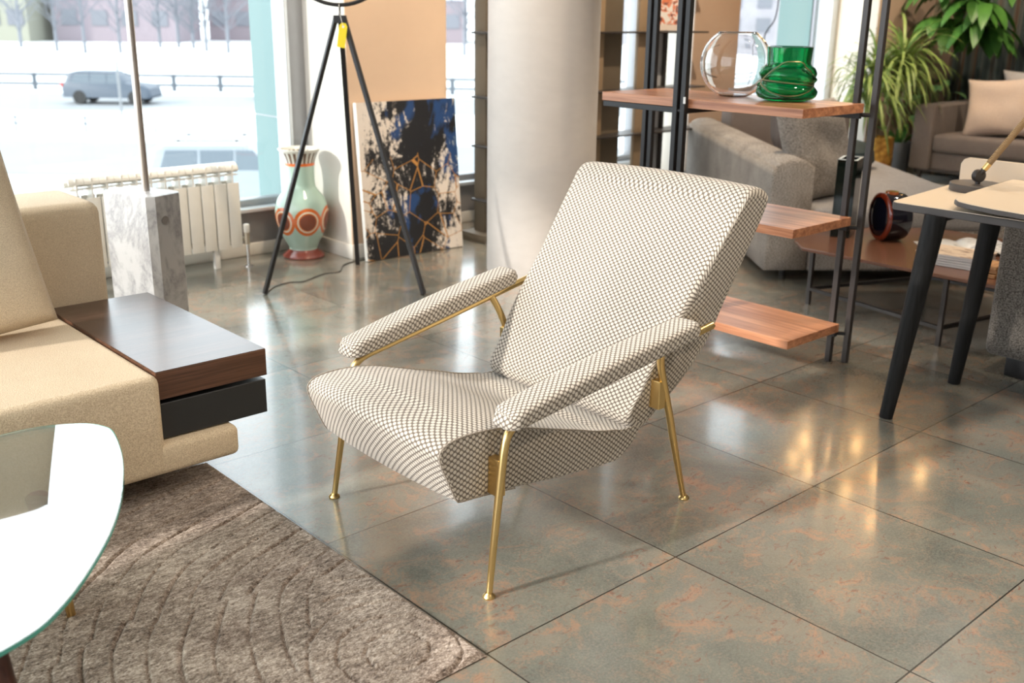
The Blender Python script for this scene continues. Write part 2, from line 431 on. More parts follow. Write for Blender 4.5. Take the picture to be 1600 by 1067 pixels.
XS = [(-1, .007), (-.992, .0025), (-.98, 0)] + [(-.96 + 1.92 * i / 16, 0) for i in range(17)] + [(.98, 0), (.992, .0025), (1, .007)]
seat_prof = [tuple(p) for p in spline([(v[0], v[1], 0) for v in [(.60, .300), (.53, .310), (.439, .330), (.36, .355), (.265, .382), (.127, .423), (.05, .437), (-.03, .441), (-.085, .434), (-.110, .415), (-.108, .385), (-.085, .33), (-.060, .275), (-.045, .264), (.02, .259), (.18, .242), (.318, .226), (.48, .214), (.546, .216), (.604, .253), (.634, .298)]], 4, True)]
seat_prof = [(p[0], p[1]) for p in seat_prof]
def seat_crown(y, z, t):
    k = (1 - t * t); top = max(0, min(1, (z - (.262 + (.30 - .262) * max(0, min(1, (y - .1) / .45)))) / .12))
    back = max(0, 1 - max(0, (y - .12) / .33))
    if y < -.02: return (-.030 * k * min(1, (-.02 - y) / .06), .022 * k * top)
    return (0, .030 * k * top * back * (1 if y < .45 else 0) - .010 * k * top * (1 - back) - .02 * k * (1 - top) * (1 if y < .5 else 0))
loft('seat', seat_prof, XS, lambda y, z: .315, seat_crown, jacquard, CH)
back_prof = [(p[0], p[1]) for p in spline([(v[0], v[1], 0) for v in [(.570, .336), (.612, .40), (.669, .498), (.730, .585), (.795, .669), (.90, .805), (.985, .917), (1.008, .948), (1.030, .962), (1.075, .960), (1.108, .945), (1.116, .915), (1.055, .788), (.979, .638), (.904, .499), (.80, .395), (.70, .325), (.63, .285), (.590, .300)]], 4, True)]
def back_half(y, z): return .317 + .041 * max(0, min(1, (z - .33) / .62))
def back_crown(y, z, t):
    k = 1 - t * t
    line = .585 + (z - .322) * (1.004 - .585) / (.941 - .322)      # front face line
    front = max(0, 1 - (y - line) / .06) if y > line - .02 else 1
    return (-.012 * k * min(1, front) * (1 if .36 < z < .93 else .3), .010 * k if z > .93 else 0)
XSB = [(-1, .026), (-.997, .017), (-.988, .009), (-.972, .004), (-.95, .001)] + [(-.92 + 1.84 * i / 16, 0) for i in range(17)] + [(.95, .001), (.972, .004), (.988, .009), (.997, .017), (1, .026)]
loft('backrest', back_prof, XSB, back_half, back_crown, jacquard, CH)
piping = cloth('seam_piping', (.20, .165, .13), (.50, .44, .37), 300)
for sx in (-1, 1):
    P = [Vector((sx * .3155, y, z)) for y, z in seat_prof[4:60]]
    MB().tube(P, .0022, 6).make('seat_piping', piping, CH, local=True)
    # brass tube: front leg, bend, arm rail
    P = spline([(sx * .378, -.002, 0), (sx * .371, .020, .15), (sx * .363, .048, .32), (sx * .358, .063, .395), (sx * .354, .080, .430), (sx * .353, .112, .449), (sx * .358, .20, .4655), (sx * .372, .50, .520), (sx * .386, .80, .5765), (sx * .388, .838, .583)], 5)
    rr = [(.0085 + .0030 * min(1, p.z / .3)) for p in P]
    leg = MB().tube(P, rr, 16).make('front_leg_and_arm_rail', brass, CH, local=True)
    MB().lathe([(.009, .014), (.011, .011), (.0165, .006), (.0175, .003), (.0165, 0)][::-1], (sx * .378, -.002, 0), 20).make('foot', brass, leg, local=True)
    P = spline([(sx * .328, .838, 0), (sx * .334, .79, .13), (sx * .340, .748, .245), (sx * .343, .728, .305), (sx * .350, .690, .40), (sx * .358, .655, .49), (sx * .376, .633, .543)], 5)
    rl = MB().tube(P, [(.0085 + .0030 * min(1, p.z / .25)) for p in P], 16).make('rear_leg', brass, CH, local=True)
    MB().lathe([(.009, .014), (.011, .011), (.0165, .006), (.0175, .003), (.0165, 0)][::-1], (sx * .328, .838, 0), 20).make('foot', brass, rl, local=True)
    MB().tube([(sx * .386, .80, .5765), (sx * .345, .802, .5765)], .009, 14).make('rail_connector', brass, CH, local=True)
    x0, x1 = sorted((sx * .312, sx * .358))
    MB().box(x0, x1, .043, .069, .262, .366, .002, 1).make('front_bracket', brass, CH, local=True)
    MB().box(x0, x1, .655, .684, .352, .438, .002, 1).make('rear_bracket', brass, CH, local=True)
    # arm pad
    V = []; F = []; uv = []; NS = 30; N = 64
    for i in range(NS + 1):
        s = i / NS; y = .046 + s * .690; e = min(s, 1 - s); k = min(1, e / .035); sc = .62 + .38 * math.sin(k * PI / 2)
        if k < 1: sc = .70 + .30 * math.sqrt(max(0, 1 - (1 - k) ** 2))
        railx = .353 + .033 * max(0, (y - .11)) / .70; zb = .4505 + (y - .112) * .1865 + .0125
        hh = (.050 + .010 * math.sin(PI * s)) ; ww = .096 + .006 * math.sin(PI * s)
        for j in range(N):
            a = 2 * PI * j / N; cx = math.copysign(abs(math.cos(a)) ** .40, math.cos(a)); cz = math.copysign(abs(math.sin(a)) ** (.55 if math.sin(a) > 0 else .34), math.sin(a))
            dz = hh / 2 + cz * hh / 2 * sc
            V.append(Vector((sx * (railx + .012) + cx * ww / 2 * sc, y + (.006 if k < 1 and cz > 0 else 0) * (1 if s < .5 else -1) * (1 - k), zb + dz)))
    aj = [0.0]
    for j in range(N): aj.append(aj[-1] + (V[15 * N + (j + 1) % N] - V[15 * N + j]).length)
    for i in range(NS):
        for j in range(N):
            j2 = (j + 1) % N; F.append((i * N + j, (i + 1) * N + j, (i + 1) * N + j2, i * N + j2))
            u0, u1, v0, v1 = aj[j], aj[j + 1], i / NS * .75, (i + 1) / NS * .75
            uv.append([(v0, u0), (v1, u0), (v1, u1), (v0, u1)])
    for base, fl in ((0, 1), (NS * N, 0)):
        c = sum((V[base + j] for j in range(N)), Vector()) / N; c.y += -.006 if base == 0 else .006; V.append(c); kc = len(V) - 1
        for j in range(N):
            f = (base + j, base + (j + 1) % N, kc) if fl else (base + (j + 1) % N, base + j, kc)
            F.append(f); uv.append([(V[q].x, V[q].z) for q in f])
    bm = bmesh.new()
    o = obj('armrest_pad', V, F, jacquard, CH, local=True, uv=uv)
    bm.from_mesh(o.data); bmesh.ops.recalc_face_normals(bm, faces=bm.faces); bm.to_mesh(o.data); bm.free()
for o in CH.children:
    if o.name.startswith(('seat', 'backrest')) and 'piping' not in o.name:
        bm = bmesh.new(); bm.from_mesh(o.data); bmesh.ops.recalc_face_normals(bm, faces=bm.faces); bm.to_mesh(o.data); bm.free()

# ------------------------------------------------------------------ beige sofa with wooden end table
SO = thing('sofa', (-2.2, 1.7, 0), 'beige boucle sofa with built-in dark wooden end table', 'sofa')
soft_box(soft_box(MB(), -3.6, -.925, 1.215, 2.5, .10, .42, .028), -1.15, -.685, 1.2175, 2.3, .101, .20, .022).make('base', beige_cloth, SO)
soft_box(MB(), -3.6, -.70, 2.14, 2.52, .30, .785, .045).make('backrest', beige_linen, SO)
tb = MB().box(-.928, -.563, 1.245, 2.138, .333, .4205, .0015, 1).make('end_table', wenge_edge, SO)
MB().box(-.9275, -.5635, 1.2455, 2.1375, .4205, .4225, .001, 1).make('table_top', wenge, tb)
MB().box(-.920, -.566, 1.251, 2.13, .205, .318, .002, 1).make('drawer', plain('charcoal_lacquer', (.028, .028, .028), .38), tb)
for x, y in ((-1.12, 1.34), (-.95, 2.2), (-2.4, 1.34), (-3.4, 2.2)):
    MB().tube([(x, y, 0.012 if x < -.7 and y < 1.42 else 0), (x, y, .11)], .018, 12).make('foot', black_metal, SO)
PW = thing('throw_pillow', (-1.3, 1.85, .43), 'large beige linen pillow leaning on the beige sofa backrest', 'pillow')
cushion('pillow_cover', beige_linen, PW, .62, .60, .19, T(-1.33, 1.93, .715) @ Matrix.Rotation(math.radians(90 - 17), 4, 'X') @ Matrix.Rotation(math.radians(6), 4, 'Z'), pinch=.015, seed=3)

# ------------------------------------------------------------------ rug (real pile relief)
def rug():
    x0, x1, y0, y1, h = -3.2, -.708, -.01, 1.425, .014
    dx = .0042; nx = int((x1 - x0) / dx); ny = int((y1 - y0) / dx)
    X, Yg = np.meshgrid(np.linspace(x0, x1, nx), np.linspace(y0, y1, ny), indexing='ij')
    Z = np.full_like(X, h) + rng.normal(0, .0009, X.shape)
    cells = [(-.86, .18, -.87, .13), (-1.0, .82, -.58, .18), (-1.45, .10, -2.7, 1.9), (-1.5, .95, -.58, .18), (-2.3, .4, -3, .9), (-1.16, .40, -.58, .18)]
    warp = .03 * np.sin(7 * X + 3 * Yg) + .02 * np.sin(13 * Yg - 5 * X)
    D = np.stack([np.hypot(X - c[0] + warp, (Yg - c[1]) * 1.2) for c in cells]); idx = D.argmin(0); Ds = np.sort(D, 0)
    for i, c in enumerate(cells):
        rr = np.hypot(X - c[2], Yg - c[3]) + .012 * np.sin(11 * X + 4 * Yg + i)
        ph = (rr / .072) % 1.0; d = np.minimum(ph, 1 - ph) * .072
        dash = .5 + .5 * np.sin(9 * np.arctan2(Yg - c[3], X - c[2]) + 17 * np.floor(rr / .072))
        Z -= (idx == i) * .0115 * np.exp(-(d / .0042) ** 2) * np.clip(dash * 2.2 - .25, 0, 1)
    edge = np.minimum(np.minimum(X - x0, x1 - X), np.minimum(Yg - y0, y1 - Yg)); Z = np.where(edge < .012, Z * (.25 + .75 * edge / .012), Z)
    Z = np.maximum(Z, .0015)
    me = bpy.data.meshes.new('rug'); nv = nx * ny
    me.vertices.add(nv); me.vertices.foreach_set('co', np.stack([X, Yg, Z], -1).reshape(-1).astype(np.float32))
    i, j = np.meshgrid(np.arange(nx - 1), np.arange(ny - 1), indexing='ij'); a = (i * ny + j).reshape(-1)
    q = np.stack([a, a + ny, a + ny + 1, a + 1], -1).reshape(-1); nf = len(a)
    me.loops.add(nf * 4); me.loops.foreach_set('vertex_index', q.astype(np.int32)); me.polygons.add(nf)
    me.polygons.foreach_set('loop_start', np.arange(0, nf * 4, 4, dtype=np.int32)); me.update(calc_edges=True); me.validate()
    t = NT('brown_wool_pile'); co = t.co(); a_ = t.noise(t.mapped(co, (1, 2.6, 1), rot=(0, 0, .6)), 42, 6, .78); b_ = t.noise(co, 4, 4); c_ = t.noise(t.mapped(co, (1, 2.2, 1), rot=(0, 0, .6)), 190, 3)
    f = t.M('ADD', t.M('ADD', t.M('MULTIPLY', a_, .5), t.M('MULTIPLY', b_, .2)), t.M('MULTIPLY', c_, .3))
    t.set(color=t.ramp(f, [(.38, (.05, .035, .028)), (.455, (.19, .140, .108)), (.52, (.38, .305, .25)), (.60, (.70, .60, .52))]), rough=1.0, spec=.05, sheen=.2)
    t.bump(c_, .6, .004); me.materials.append(t.m)
    o = bpy.data.objects.new('rug', me); COL.objects.link(o); return tag(o, 'brown grey wool rug with carved curved lines under the glass table', 'rug')
rug()

# ------------------------------------------------------------------ glass coffee table on the left
GT = thing('glass_coffee_table', (-1.8, .65, 0), 'rounded white glass coffee table on tapered wooden legs with brass tips', 'table')
out = [(-1.393, 1.150), (-1.294, 1.140), (-1.203, 1.093), (-1.167, 1.035), (-1.164, .975), (-1.200, .833), (-1.248, .705), (-1.312, .568), (-1.386, .441), (-1.475, .320), (-1.564, .220), (-1.65, .158), (-1.80, .12), (-2.1, .10), (-2.35, .32), (-2.42, .65), (-2.25, .95), (-1.95, 1.08), (-1.6, 1.14)]
poly = [(p.x, p.y) for p in spline([(a, b, 0) for a, b in out], 6, True)]
_g = NT('pale_lacquered_glass'); _g.set(color=(.86, .91, .92), rough=.03, spec=.7)
_tr = _g.n('ShaderNodeBsdfTransparent'); _tr.inputs[0].default_value = (.9, .98, .96, 1); _mx = _g.n('ShaderNodeMixShader'); _mx.inputs[0].default_value = .47
_gl = _g.n('ShaderNodeBsdfGlossy'); _gl.inputs[1].default_value = .02; _m2 = _g.n('ShaderNodeMixShader'); _m2.inputs[0].default_value = .92; _g.put(_m2.inputs[1], _g.b.outputs[0]); _g.put(_m2.inputs[2], _gl.outputs[0]); _g.put(_mx.inputs[1], _tr.outputs[0]); _g.put(_mx.inputs[2], _m2.outputs[0]); _g.put(_g.out.inputs[0], _mx.outputs[0]); gtop = _g.m
tp = MB().prism(poly, .372, .382, .0015, 1).make('glass_top', gtop, GT)
edgeg = NT('green_glass_edge').set(color=(.10, .50, .40), rough=.08, spec=.8).m
V = []; F = []; n = len(poly)
for z in (.3725, .3812):
    for x, y in poly:
        d = Vector((x + 1.78, y - .6)).normalized(); V.append((x + d.x * .0016, y + d.y * .0016, z))
F = [(i, (i + 1) % n, n + (i + 1) % n, n + i) for i in range(n)]
obj('glass_edge', V, F, edgeg, tp)
legw = wood('reddish_dark_wood', (.05, .015, .008), (.16, .05, .03), 2, .4)
for (fx, fy), (tx, ty) in (((-1.385, .785), (-1.44, .74)), ((-1.66, .17), (-1.69, .26)), ((-2.25, .7), (-2.15, .67))):
    lg = MB().tube([(fx + (tx - fx) * .3, fy + (ty - fy) * .3, .12), (tx, ty, .371)], [.016, .026], 16).make('leg', legw, GT)
    MB().tube([(fx, fy, .0115), (fx + (tx - fx) * .3, fy + (ty - fy) * .3, .12)], [.010, .0162], 16).make('brass_tip', brass, lg)
MB().box(-1.85, -1.75, .55, .65, .33, .371, .004).make('underframe', legw, GT)

# ------------------------------------------------------------------ arc floor lamp with marble block
ML = thing('marble_floor_lamp', (-.25, 2.8, 0), 'floor lamp with tall white marble block base and steel pole', 'lamp')
ang = -(PI / 2 - YAW) + math.radians(0)
a0 = YAW - PI / 2 + math.radians(180 - 29)     # direction of the left face
Nn = Vector((-.305, 2.655)); dl = Vector((math.cos(a0), math.sin(a0))); dr = Vector((dl.y, -dl.x))
w1, w2, ch = .315, .190, .028
def mp(u, v): q = Nn + dl * u + dr * v; return (q.x, q.y)
polym = [mp(0, ch), mp(ch, 0), mp(w1 - ch, 0), mp(w1, ch), mp(w1, w2 - ch), mp(w1 - ch, w2), mp(ch, w2), mp(0, w2 - ch)]
mb_ = MB().prism(polym, 0, .685, .008, 2).make('marble_base', marble_material(), ML)
hc = Vector((*mp(0, w2 * .38), .575)); 
nrm = Vector((-dl.x, -dl.y, 0)); rot = nrm.to_track_quat('Z', 'Y').to_matrix().to_4x4()
MB().lathe([(.0, .001), (.016, .001), (.018, .003), (.020, .0035)], hc, 24, rot, cap=False).make('bore_shade_disc', plain('bore_shadow_stone', (.24, .22, .21), .6), mb_)  # thin grey disc on the face, shade of the hole put into its colour
pc = mp(w1 * .48, w2 * .62)
MB().tube([(pc[0], pc[1], .66), (pc[0], pc[1], 2.3)] + [(pc[0] - .9 * (1 - math.cos(a)), pc[1] - .6 * (1 - math.cos(a)), 2.3 + .8 * math.sin(a)) for a in [i * PI / 16 for i in range(1, 9)]], .0165, 14).make('steel_pole', NT('brushed_steel').set(color=(.55, .50, .46), metal=1.0, rough=.32).m, ML)

# ------------------------------------------------------------------ radiator
RA = thing('radiator', (.27, 3.93, .1), 'white sectional radiator under the left window', 'radiator')
xs0, pitch_ = -.215, .08
def section(i):
    x = xs0 + i * pitch_; s = MB()
    s.box(x + .003, x + pitch_ - .003, 3.878, 3.886, .115, .495, .003, 2)                 # front plate
    s.box(x + .036, x + .044, 3.880, 3.965, .115, .598)                                    # web
    s.box(x + .003, x + pitch_ - .003, 3.955, 3.962, .13, .50)                             # rear plate
    s.box(x + .004, x + pitch_ - .004, 3.882, 3.955, .538, .544)                           # grille fin
    top = [(.0, .568), (.004, .582), (.016, .597), (.035, .606), (.06, .608), (.085, .600), (.088, .592), (.06, .598), (.035, .596), (.02, .588), (.010, .575), (.008, .562)]
    V = [(xx, 3.878 + a, b) for xx in (x + .001, x + pitch_ - .001) for a, b in top]; n = len(top)
    F = [tuple(range(n)), tuple(range(n, 2 * n))[::-1]] + [(k, n + k, n + (k + 1) % n, (k + 1) % n) for k in range(n)]
    s.add(V, F)
    return s.make('section', radiator_white, RA, sharp=30)
for i in range(12): section(i)
hd = MB().tube([(xs0 - .012, 3.93, .565), (xs0 + .972, 3.93, .565)], .016, 14).tube([(xs0 - .012, 3.93, .15), (xs0 + .972, 3.93, .15)], .016, 14).make('header_pipe', radiator_white, RA)
MB().box(.572, .604, 3.90, 3.93, 0, .14, .003).make('support_foot', white_paint, RA)
MB().tube([(.765, 3.868, 0), (.765, 3.868, .14)], .010, 12).lathe([(.028, 0), (.028, .006), (.012, .010)], (.765, 3.868, 0), 20).make('supply_pipe', chrome, RA)
vl = MB().tube([(.765, 3.868, .13), (.765, 3.868, .20)], .016, 12).tube([(.765, 3.868, .16), (.745, 3.93, .155)], .012, 10).make('valve', NT('brass_valve').set(color=(.55, .48, .38), metal=.8, rough=.35).m, RA)
MB().lathe([(.015, 0), (.018, .005), (.018, .045), (.013, .05)], (.765, 3.868, .20), 18).make('valve_knob', radiator_white, vl)

# ------------------------------------------------------------------ tripod lamp
TC = Vector((.975, 3.125, 0))
TL = thing('tripod_lamp', TC, 'black tripod floor lamp with ring head by the vase', 'lamp')
hub = Vector((.982, 3.128, 1.40))
vr = Vector((math.sin(YAW), -math.cos(YAW), 0)); vf = Vector((math.cos(YAW), math.sin(YAW), 0))
for (x, y), off in (((.514, 3.229), -.018), ((1.159, 2.683), .018), ((1.272, 3.478), 0.0)):
    top = hub + vr * off + (vf * .02 if off == 0 else Vector()) + Vector((0, 0, .02))
    MB().beam((x, y, .004), top, .026, .022).make('leg', black_metal, TL)
MB().box(-.032, .032, -.02, .025, 1.385, 1.425, .003, 1, T(hub.x, hub.y, 0) @ RZ(YAW - PI / 2)).make('hub', black_metal, TL)
MB().tube([hub + Vector((0, 0, .02)), hub + Vector((0, 0, .075))], .006, 10).make('stem', black_metal, TL)
rc = hub + Vector((0, 0, .075 + .285)); R_ = .285
P = [rc + vr * (R_ * math.cos(a)) + Vector((0, 0, R_ * math.sin(a))) for a in [2 * PI * i / 72 for i in range(73)]]
MB().tube(P, .0105, 10, cap=False).make('ring_head', black_metal, TL)
tc = hub - vf * .035 + Vector((0, 0, -.072)) + vr * .012
TG = thing('price_tag', tc, 'yellow price tag hanging from the black tripod lamp', 'tag')
tagm = NT('yellow_card').set(color=(.90, .72, .015), rough=.5).m
Mt = T(*tc) @ RZ(YAW - PI / 2) @ Matrix.Rotation(math.radians(9), 4, 'Y') @ Matrix.Rotation(math.radians(90), 4, 'X')
MB().prism([(-.018, -.062), (.024, -.062), (.024, .045), (.014, .06), (-.008, .06), (-.018, .045)], -.0012, .0012, 0, 1, Mt).make('card', tagm, TG)
MB().lathe([(0.0, .0014), (.006, .0014)], (0, 0, 0), 16, Mt @ T(.003, .042, 0), cap=False).make('eyelet', NT('white_eyelet').set(color=(.85, .85, .8)).m, TG)
MB().tube([Mt @ Vector((.003, .044, .002)), hub - vf * .028 + Vector((0, 0, .05)), hub + Vector((0, 0, .09))], .0012, 6).make('string', white_paint, TG)
CB = MB().tube(spline([(.53, 3.235, .003), (.63, 3.33, .003), (.74, 3.36, .003), (.80, 3.33, .003), (.88, 3.36, .003), (1.00, 3.41, .003), (1.09, 3.40, .003), (1.20, 3.52, .003), (1.30, 3.56, .003), (1.42, 3.56, .003)], 6), .0028, 8).make('power_cable', black_metal)
tag(CB, 'thin black cable snaking across the floor between lamp and painting', 'cable')

# ------------------------------------------------------------------ vase
def vase_material():
    t = NT('painted_mint_ceramic'); co = t.co(); x, y, z = t.sep(co)
    ang_ = t.M('ARCTAN2', y, x); K = 6
    def ringd(ph, cz):
        f = t.M('SUBTRACT', t.M('FRACT', t.M('ADD', t.M('MULTIPLY', ang_, K / (2 * PI)), ph)), .5)
        dx = t.M('MULTIPLY', f, 2 * PI * .158 / K); dz = t.M('SUBTRACT', z, cz)
        return t.M('SQRT', t.M('ADD', t.M('MULTIPLY', dx, dx), t.M('MULTIPLY', dz, dz)))
    d = ringd(.30, .235)
    col = (.40, .56, .47)
    wv = t.noise(co, 6, 2)
    c = t.mix(wv, (.36, .52, .43), (.46, .60, .52))
    def band(val, a, b): return t.M('MULTIPLY', t.M('GREATER_THAN', val, a), t.M('LESS_THAN', val, b))
    c = t.mix(band(d, .066, .086), c, (.60, .13, .02))
    c = t.mix(band(d, .055, .066), c, (.72, .68, .52))
    c = t.mix(t.M('LESS_THAN', d, .055), c, (.20, .055, .03))
    c = t.mix(band(d, .051, .057), c, (.65, .16, .03))
    c = t.mix(band(z, .565, .70), c, (.66, .64, .56))
    st = t.M('FRACT', t.M('MULTIPLY', ang_, 22 / (2 * PI)))
    c = t.mix(t.M('MULTIPLY', band(z, .575, .64), t.M('GREATER_THAN', st, .45)), c, (.16, .10, .07))
    c = t.mix(band(z, .560, .577), c, (.75, .15, .02))
    c = t.mix(t.M('LESS_THAN', z, .052), c, (.22, .05, .035))
    t.set(color=c, rough=.16, coat=.5, coatr=.05); return t.m
VP_ = Vector((1.150, 3.885, 0))
prof = [(.0, 0), (.122, 0), (.128, .008), (.122, .018), (.095, .040), (.086, .055), (.092, .075), (.125, .14), (.150, .20), (.160, .255), (.158, .305), (.140, .36), (.108, .405), (.090, .435), (.086, .48), (.087, .54), (.094, .59), (.110, .63), (.124, .652), (.124, .660), (.112, .655), (.098, .63), (.084, .58), (.078, .50), (.0, .48)]
pr = [(p.x, p.y) for p in spline([(a, b, 0) for a, b in prof[1:-1]], 4)]
o = obj('floor_vase', *(lambda m_: (m_.V, m_.F))(MB().lathe(pr, (0, 0, 0), 64)), vase_material()); o.location = VP_
tag(o, 'tall mint green ceramic vase with orange circles in the corner', 'vase')

# ------------------------------------------------------------------ painting
def painting_material():
    t = NT('abstract_poured_paint'); co = t.co('Generated'); x, y, z = t.sep(co)
    oc = t.co(); big = t.noise(oc, 3.1, 3, .5, 1.2); drip = t.noise(t.mapped(oc, (1, 1, .38), rot=(0, .35, 0)), 9, 8, .72, 1.3); sp = t.noise(oc, 45, 6, .85)
    # more black lower centre and top, white at the lower right
    cx = t.M('MULTIPLY', t.M('ABSOLUTE', t.M('SUBTRACT', x, t.M('MULTIPLY_ADD', z, .25, .42))), -.55)
    f = t.M('ADD', t.M('ADD', t.M('MULTIPLY', drip, .9), t.M('MULTIPLY', big, .45)), cx)
    f = t.M('ADD', f, t.M('MULTIPLY', t.M('SUBTRACT', sp, .5), .55))
    blk = t.M('MULTIPLY', t.M('SUBTRACT', f, .435), 20, clamp=True)
    bl = t.noise(t.mapped(oc, (1, 1, .8), loc=(3, 1, 2)), 4.5, 4, .6, .8)
    blf = t.M('MULTIPLY', t.M('SUBTRACT', t.M('ADD', bl, t.M('MULTIPLY', x, .16)), .65), 16, clamp=True)
    dark = t.mix(blf, (.012, .012, .014), (.018, .06, .18))
    white = t.mix(t.noise(oc, 5, 3), (.72, .62, .52), (.86, .80, .74))
    tealf = t.M('MULTIPLY', t.M('MULTIPLY', t.M('SUBTRACT', t.M('ADD', x, z), 1.45), 4, clamp=True), t.ramp(drip, [(.42, 0.0), (.55, 1.0)]))
    white = t.mix(tealf, white, (.25, .42, .46))
    c = t.mix(blk, white, dark)
    vo = t.n('ShaderNodeTexVoronoi', feature='DISTANCE_TO_EDGE'); t.put(vo.inputs['Vector'], t.mapped(oc, (1, 1, 1), loc=(.3, 5, .9))); vo.inputs['Scale'].default_value = 6.8
    ln = t.M('MULTIPLY', t.M('LESS_THAN', vo.outputs['Distance'], .013), t.M('LESS_THAN', t.M('ADD', z, t.M('MULTIPLY', drip, .3)), .80))
    c = t.mix(ln, c, (.50, .24, .06))
    t.set(color=c, rough=.4); t.bump(drip, .2, .004); return t.m
PT = thing('painting', (1.72, 3.53, 0), 'unframed black, white and blue abstract canvas leaning on the peach wall', 'painting')
tilt = math.atan2(.085, .94)
Mp = T(1.72, 3.484, .004) @ RZ(math.radians(-1.5)) @ Matrix.Rotation(-tilt, 4, 'X')
MB().box(-.362, .362, 0, .004, 0, .935, .001, 1, Mp).make('painted_canvas', painting_material(), PT)
MB().box(-.362, .362, .004, .034, 0, .935, .002, 1, Mp).make('stretcher', white_paint, PT)

# ------------------------------------------------------------------ bronze shelving unit behind the column
bronze = plain('aged_bronze_sheet', (.36, .26, .165), .55, .25, var=.2, scale=4)
bronze_d = plain('dark_bronze_sheet', (.17, .135, .095), .55, .25, var=.2, scale=4)
BU = thing('bronze_shelving_unit', (3.0, 3.5, 0), 'tall bronze metal shelving unit partly hidden behind the round column', 'shelving')
MB().box(2.235, 2.56, 3.43, 3.69, .0, .055, .004).make('foot_plate', bronze_d, BU)
MB().box(2.315, 2.362, 3.53, 3.64, .055, 2.6, .002).make('upright', bronze_d, BU)
MB().box(3.24, 3.37, 3.50, 3.53, 0, 2.6, .002).make('upright', bronze, BU)
MB().box(3.68, 3.86, 3.46, 3.49, 0, 2.6, .002).make('upright', bronze, BU)
MB().box(4.10, 4.125, 3.56, 3.60, 0, 2.6, .002).make('upright', dark_metal, BU)
MB().box(3.37, 3.60, 3.54, 3.555, 0, 2.6).make('back_panel', bronze_d, BU)
MB().box(3.90, 4.10, 3.59, 3.60, 0, 2.6).make('side_panel', plain('grey_glass_panel', (.50, .51, .53), .3), BU)
for z in (.27, .62, .93, 1.325, 1.75):
    MB().box(2.27, 4.40, 3.40, 3.62, z - .006, z + .006, .002, 1).make('shelf', dark_metal, BU)
cardm = NT('printed_card'); oc = cardm.co('Generated'); _x, _y, _z = cardm.sep(oc)
nn_ = cardm.noise(cardm.co(), 16, 2, .5, 1.5); inn = cardm.M('MULTIPLY', cardm.M('LESS_THAN', cardm.M('ABSOLUTE', cardm.M('SUBTRACT', _x, .5)), .34), cardm.M('GREATER_THAN', _z, .12))
fig = cardm.ramp(nn_, [(.45, (.78, .74, .70)), (.47, (.70, .20, .09)), (.56, (.70, .20, .09)), (.58, (.08, .05, .06))], 'LINEAR')
cardm.set(color=cardm.mix(inn, (.72, .62, .55), fig), rough=.5)
cp = MB().box(-.12, .10, -.006, .006, 0, .36, .001, 1, T(4.03, 3.50, 1.334) @ RZ(-.55) @ Matrix.Rotation(-.10, 4, 'X')).make('art_print', cardm.m)
tag(cp, 'small pale print with orange pattern on the bronze shelving', 'picture')

# ------------------------------------------------------------------ walnut shelf unit with black posts
WS = thing('walnut_shelf_unit', (1.63, 1.2, 0), 'open walnut shelf unit on paired black metal posts', 'shelf')
for sx_, y1_, z in ((1.412, 1.67, 1.116), (1.424, 1.67, .650), (1.462, 1.67, .182)):
    sh = MB().box(sx_, 1.852, .628, y1_, z - .036, z, .0012, 1).make('shelf', walnut, WS)
    MB().box(1.845, 1.865, .64, 1.80, z - .062, z - .037, .002, 1).box(1.415, 1.435, 1.19, 1.665, z - .062, z - .037, .002, 1).box(1.405, 1.86, 1.20, 1.225, z - .062, z - .037, .002, 1).make('support_bar', black_metal, sh)
for pts in (((1.868, .672), (1.905, .612)), ((1.388, 1.222), (1.396, 1.188)), ((1.876, 1.808), (1.884, 1.774))):
    for k, (px_, py_) in enumerate(pts):
        MB().box(px_ - .0125, px_ + .0125, py_ - .0125, py_ + .0125, 0, 2.25, .002, 1).make('post', black_metal if pts[0][0] != 1.868 else dark_metal, WS)
    for z in (.13, .60, 1.068, 1.6, 2.2):
        (a, b), (c, d) = pts
        MB().tube([(a, b, z), (c, d, z)], .009, 10).make('connector', black_metal, WS)
MB().box(1.383, 1.386, 1.172, 1.184, 1.098, 1.126, .001, 1).make('white_sticker', white_paint, WS)

GB = thing('glass_bowl', (1.70, 1.165, 1.116), 'round clear glass fishbowl vase on the top walnut shelf', 'bowl')
pf = []; Rg = .150; cz = .132
for i in range(0, 34):
    a = -PI / 2 + .42 + (PI - .42 - .58) * i / 33; pf.append((Rg * math.cos(a), cz + Rg * math.sin(a)))
z0 = pf[0][1]; outer = [(0.0005, z0 - .002), (pf[0][0] * .9, z0 - .002)] + pf; inner = [((Rg - .006) / Rg * r_, cz + (z_ - cz) * (Rg - .006) / Rg) for r_, z_ in pf][::-1]
outer = [(a, b - z0 + .002) for a, b in outer]; inner = [(a, b - z0 + .002) for a, b in inner]
MB().lathe(outer + [((outer[-1][0] + inner[0][0]) / 2, outer[-1][1] + .003)] + inner + [(0.0005, inner[-1][1] + .003)], (1.70, 1.165, 1.1165), 64).make('clear_glass', glass('clear_glass', (1, 1, 1)), GB)

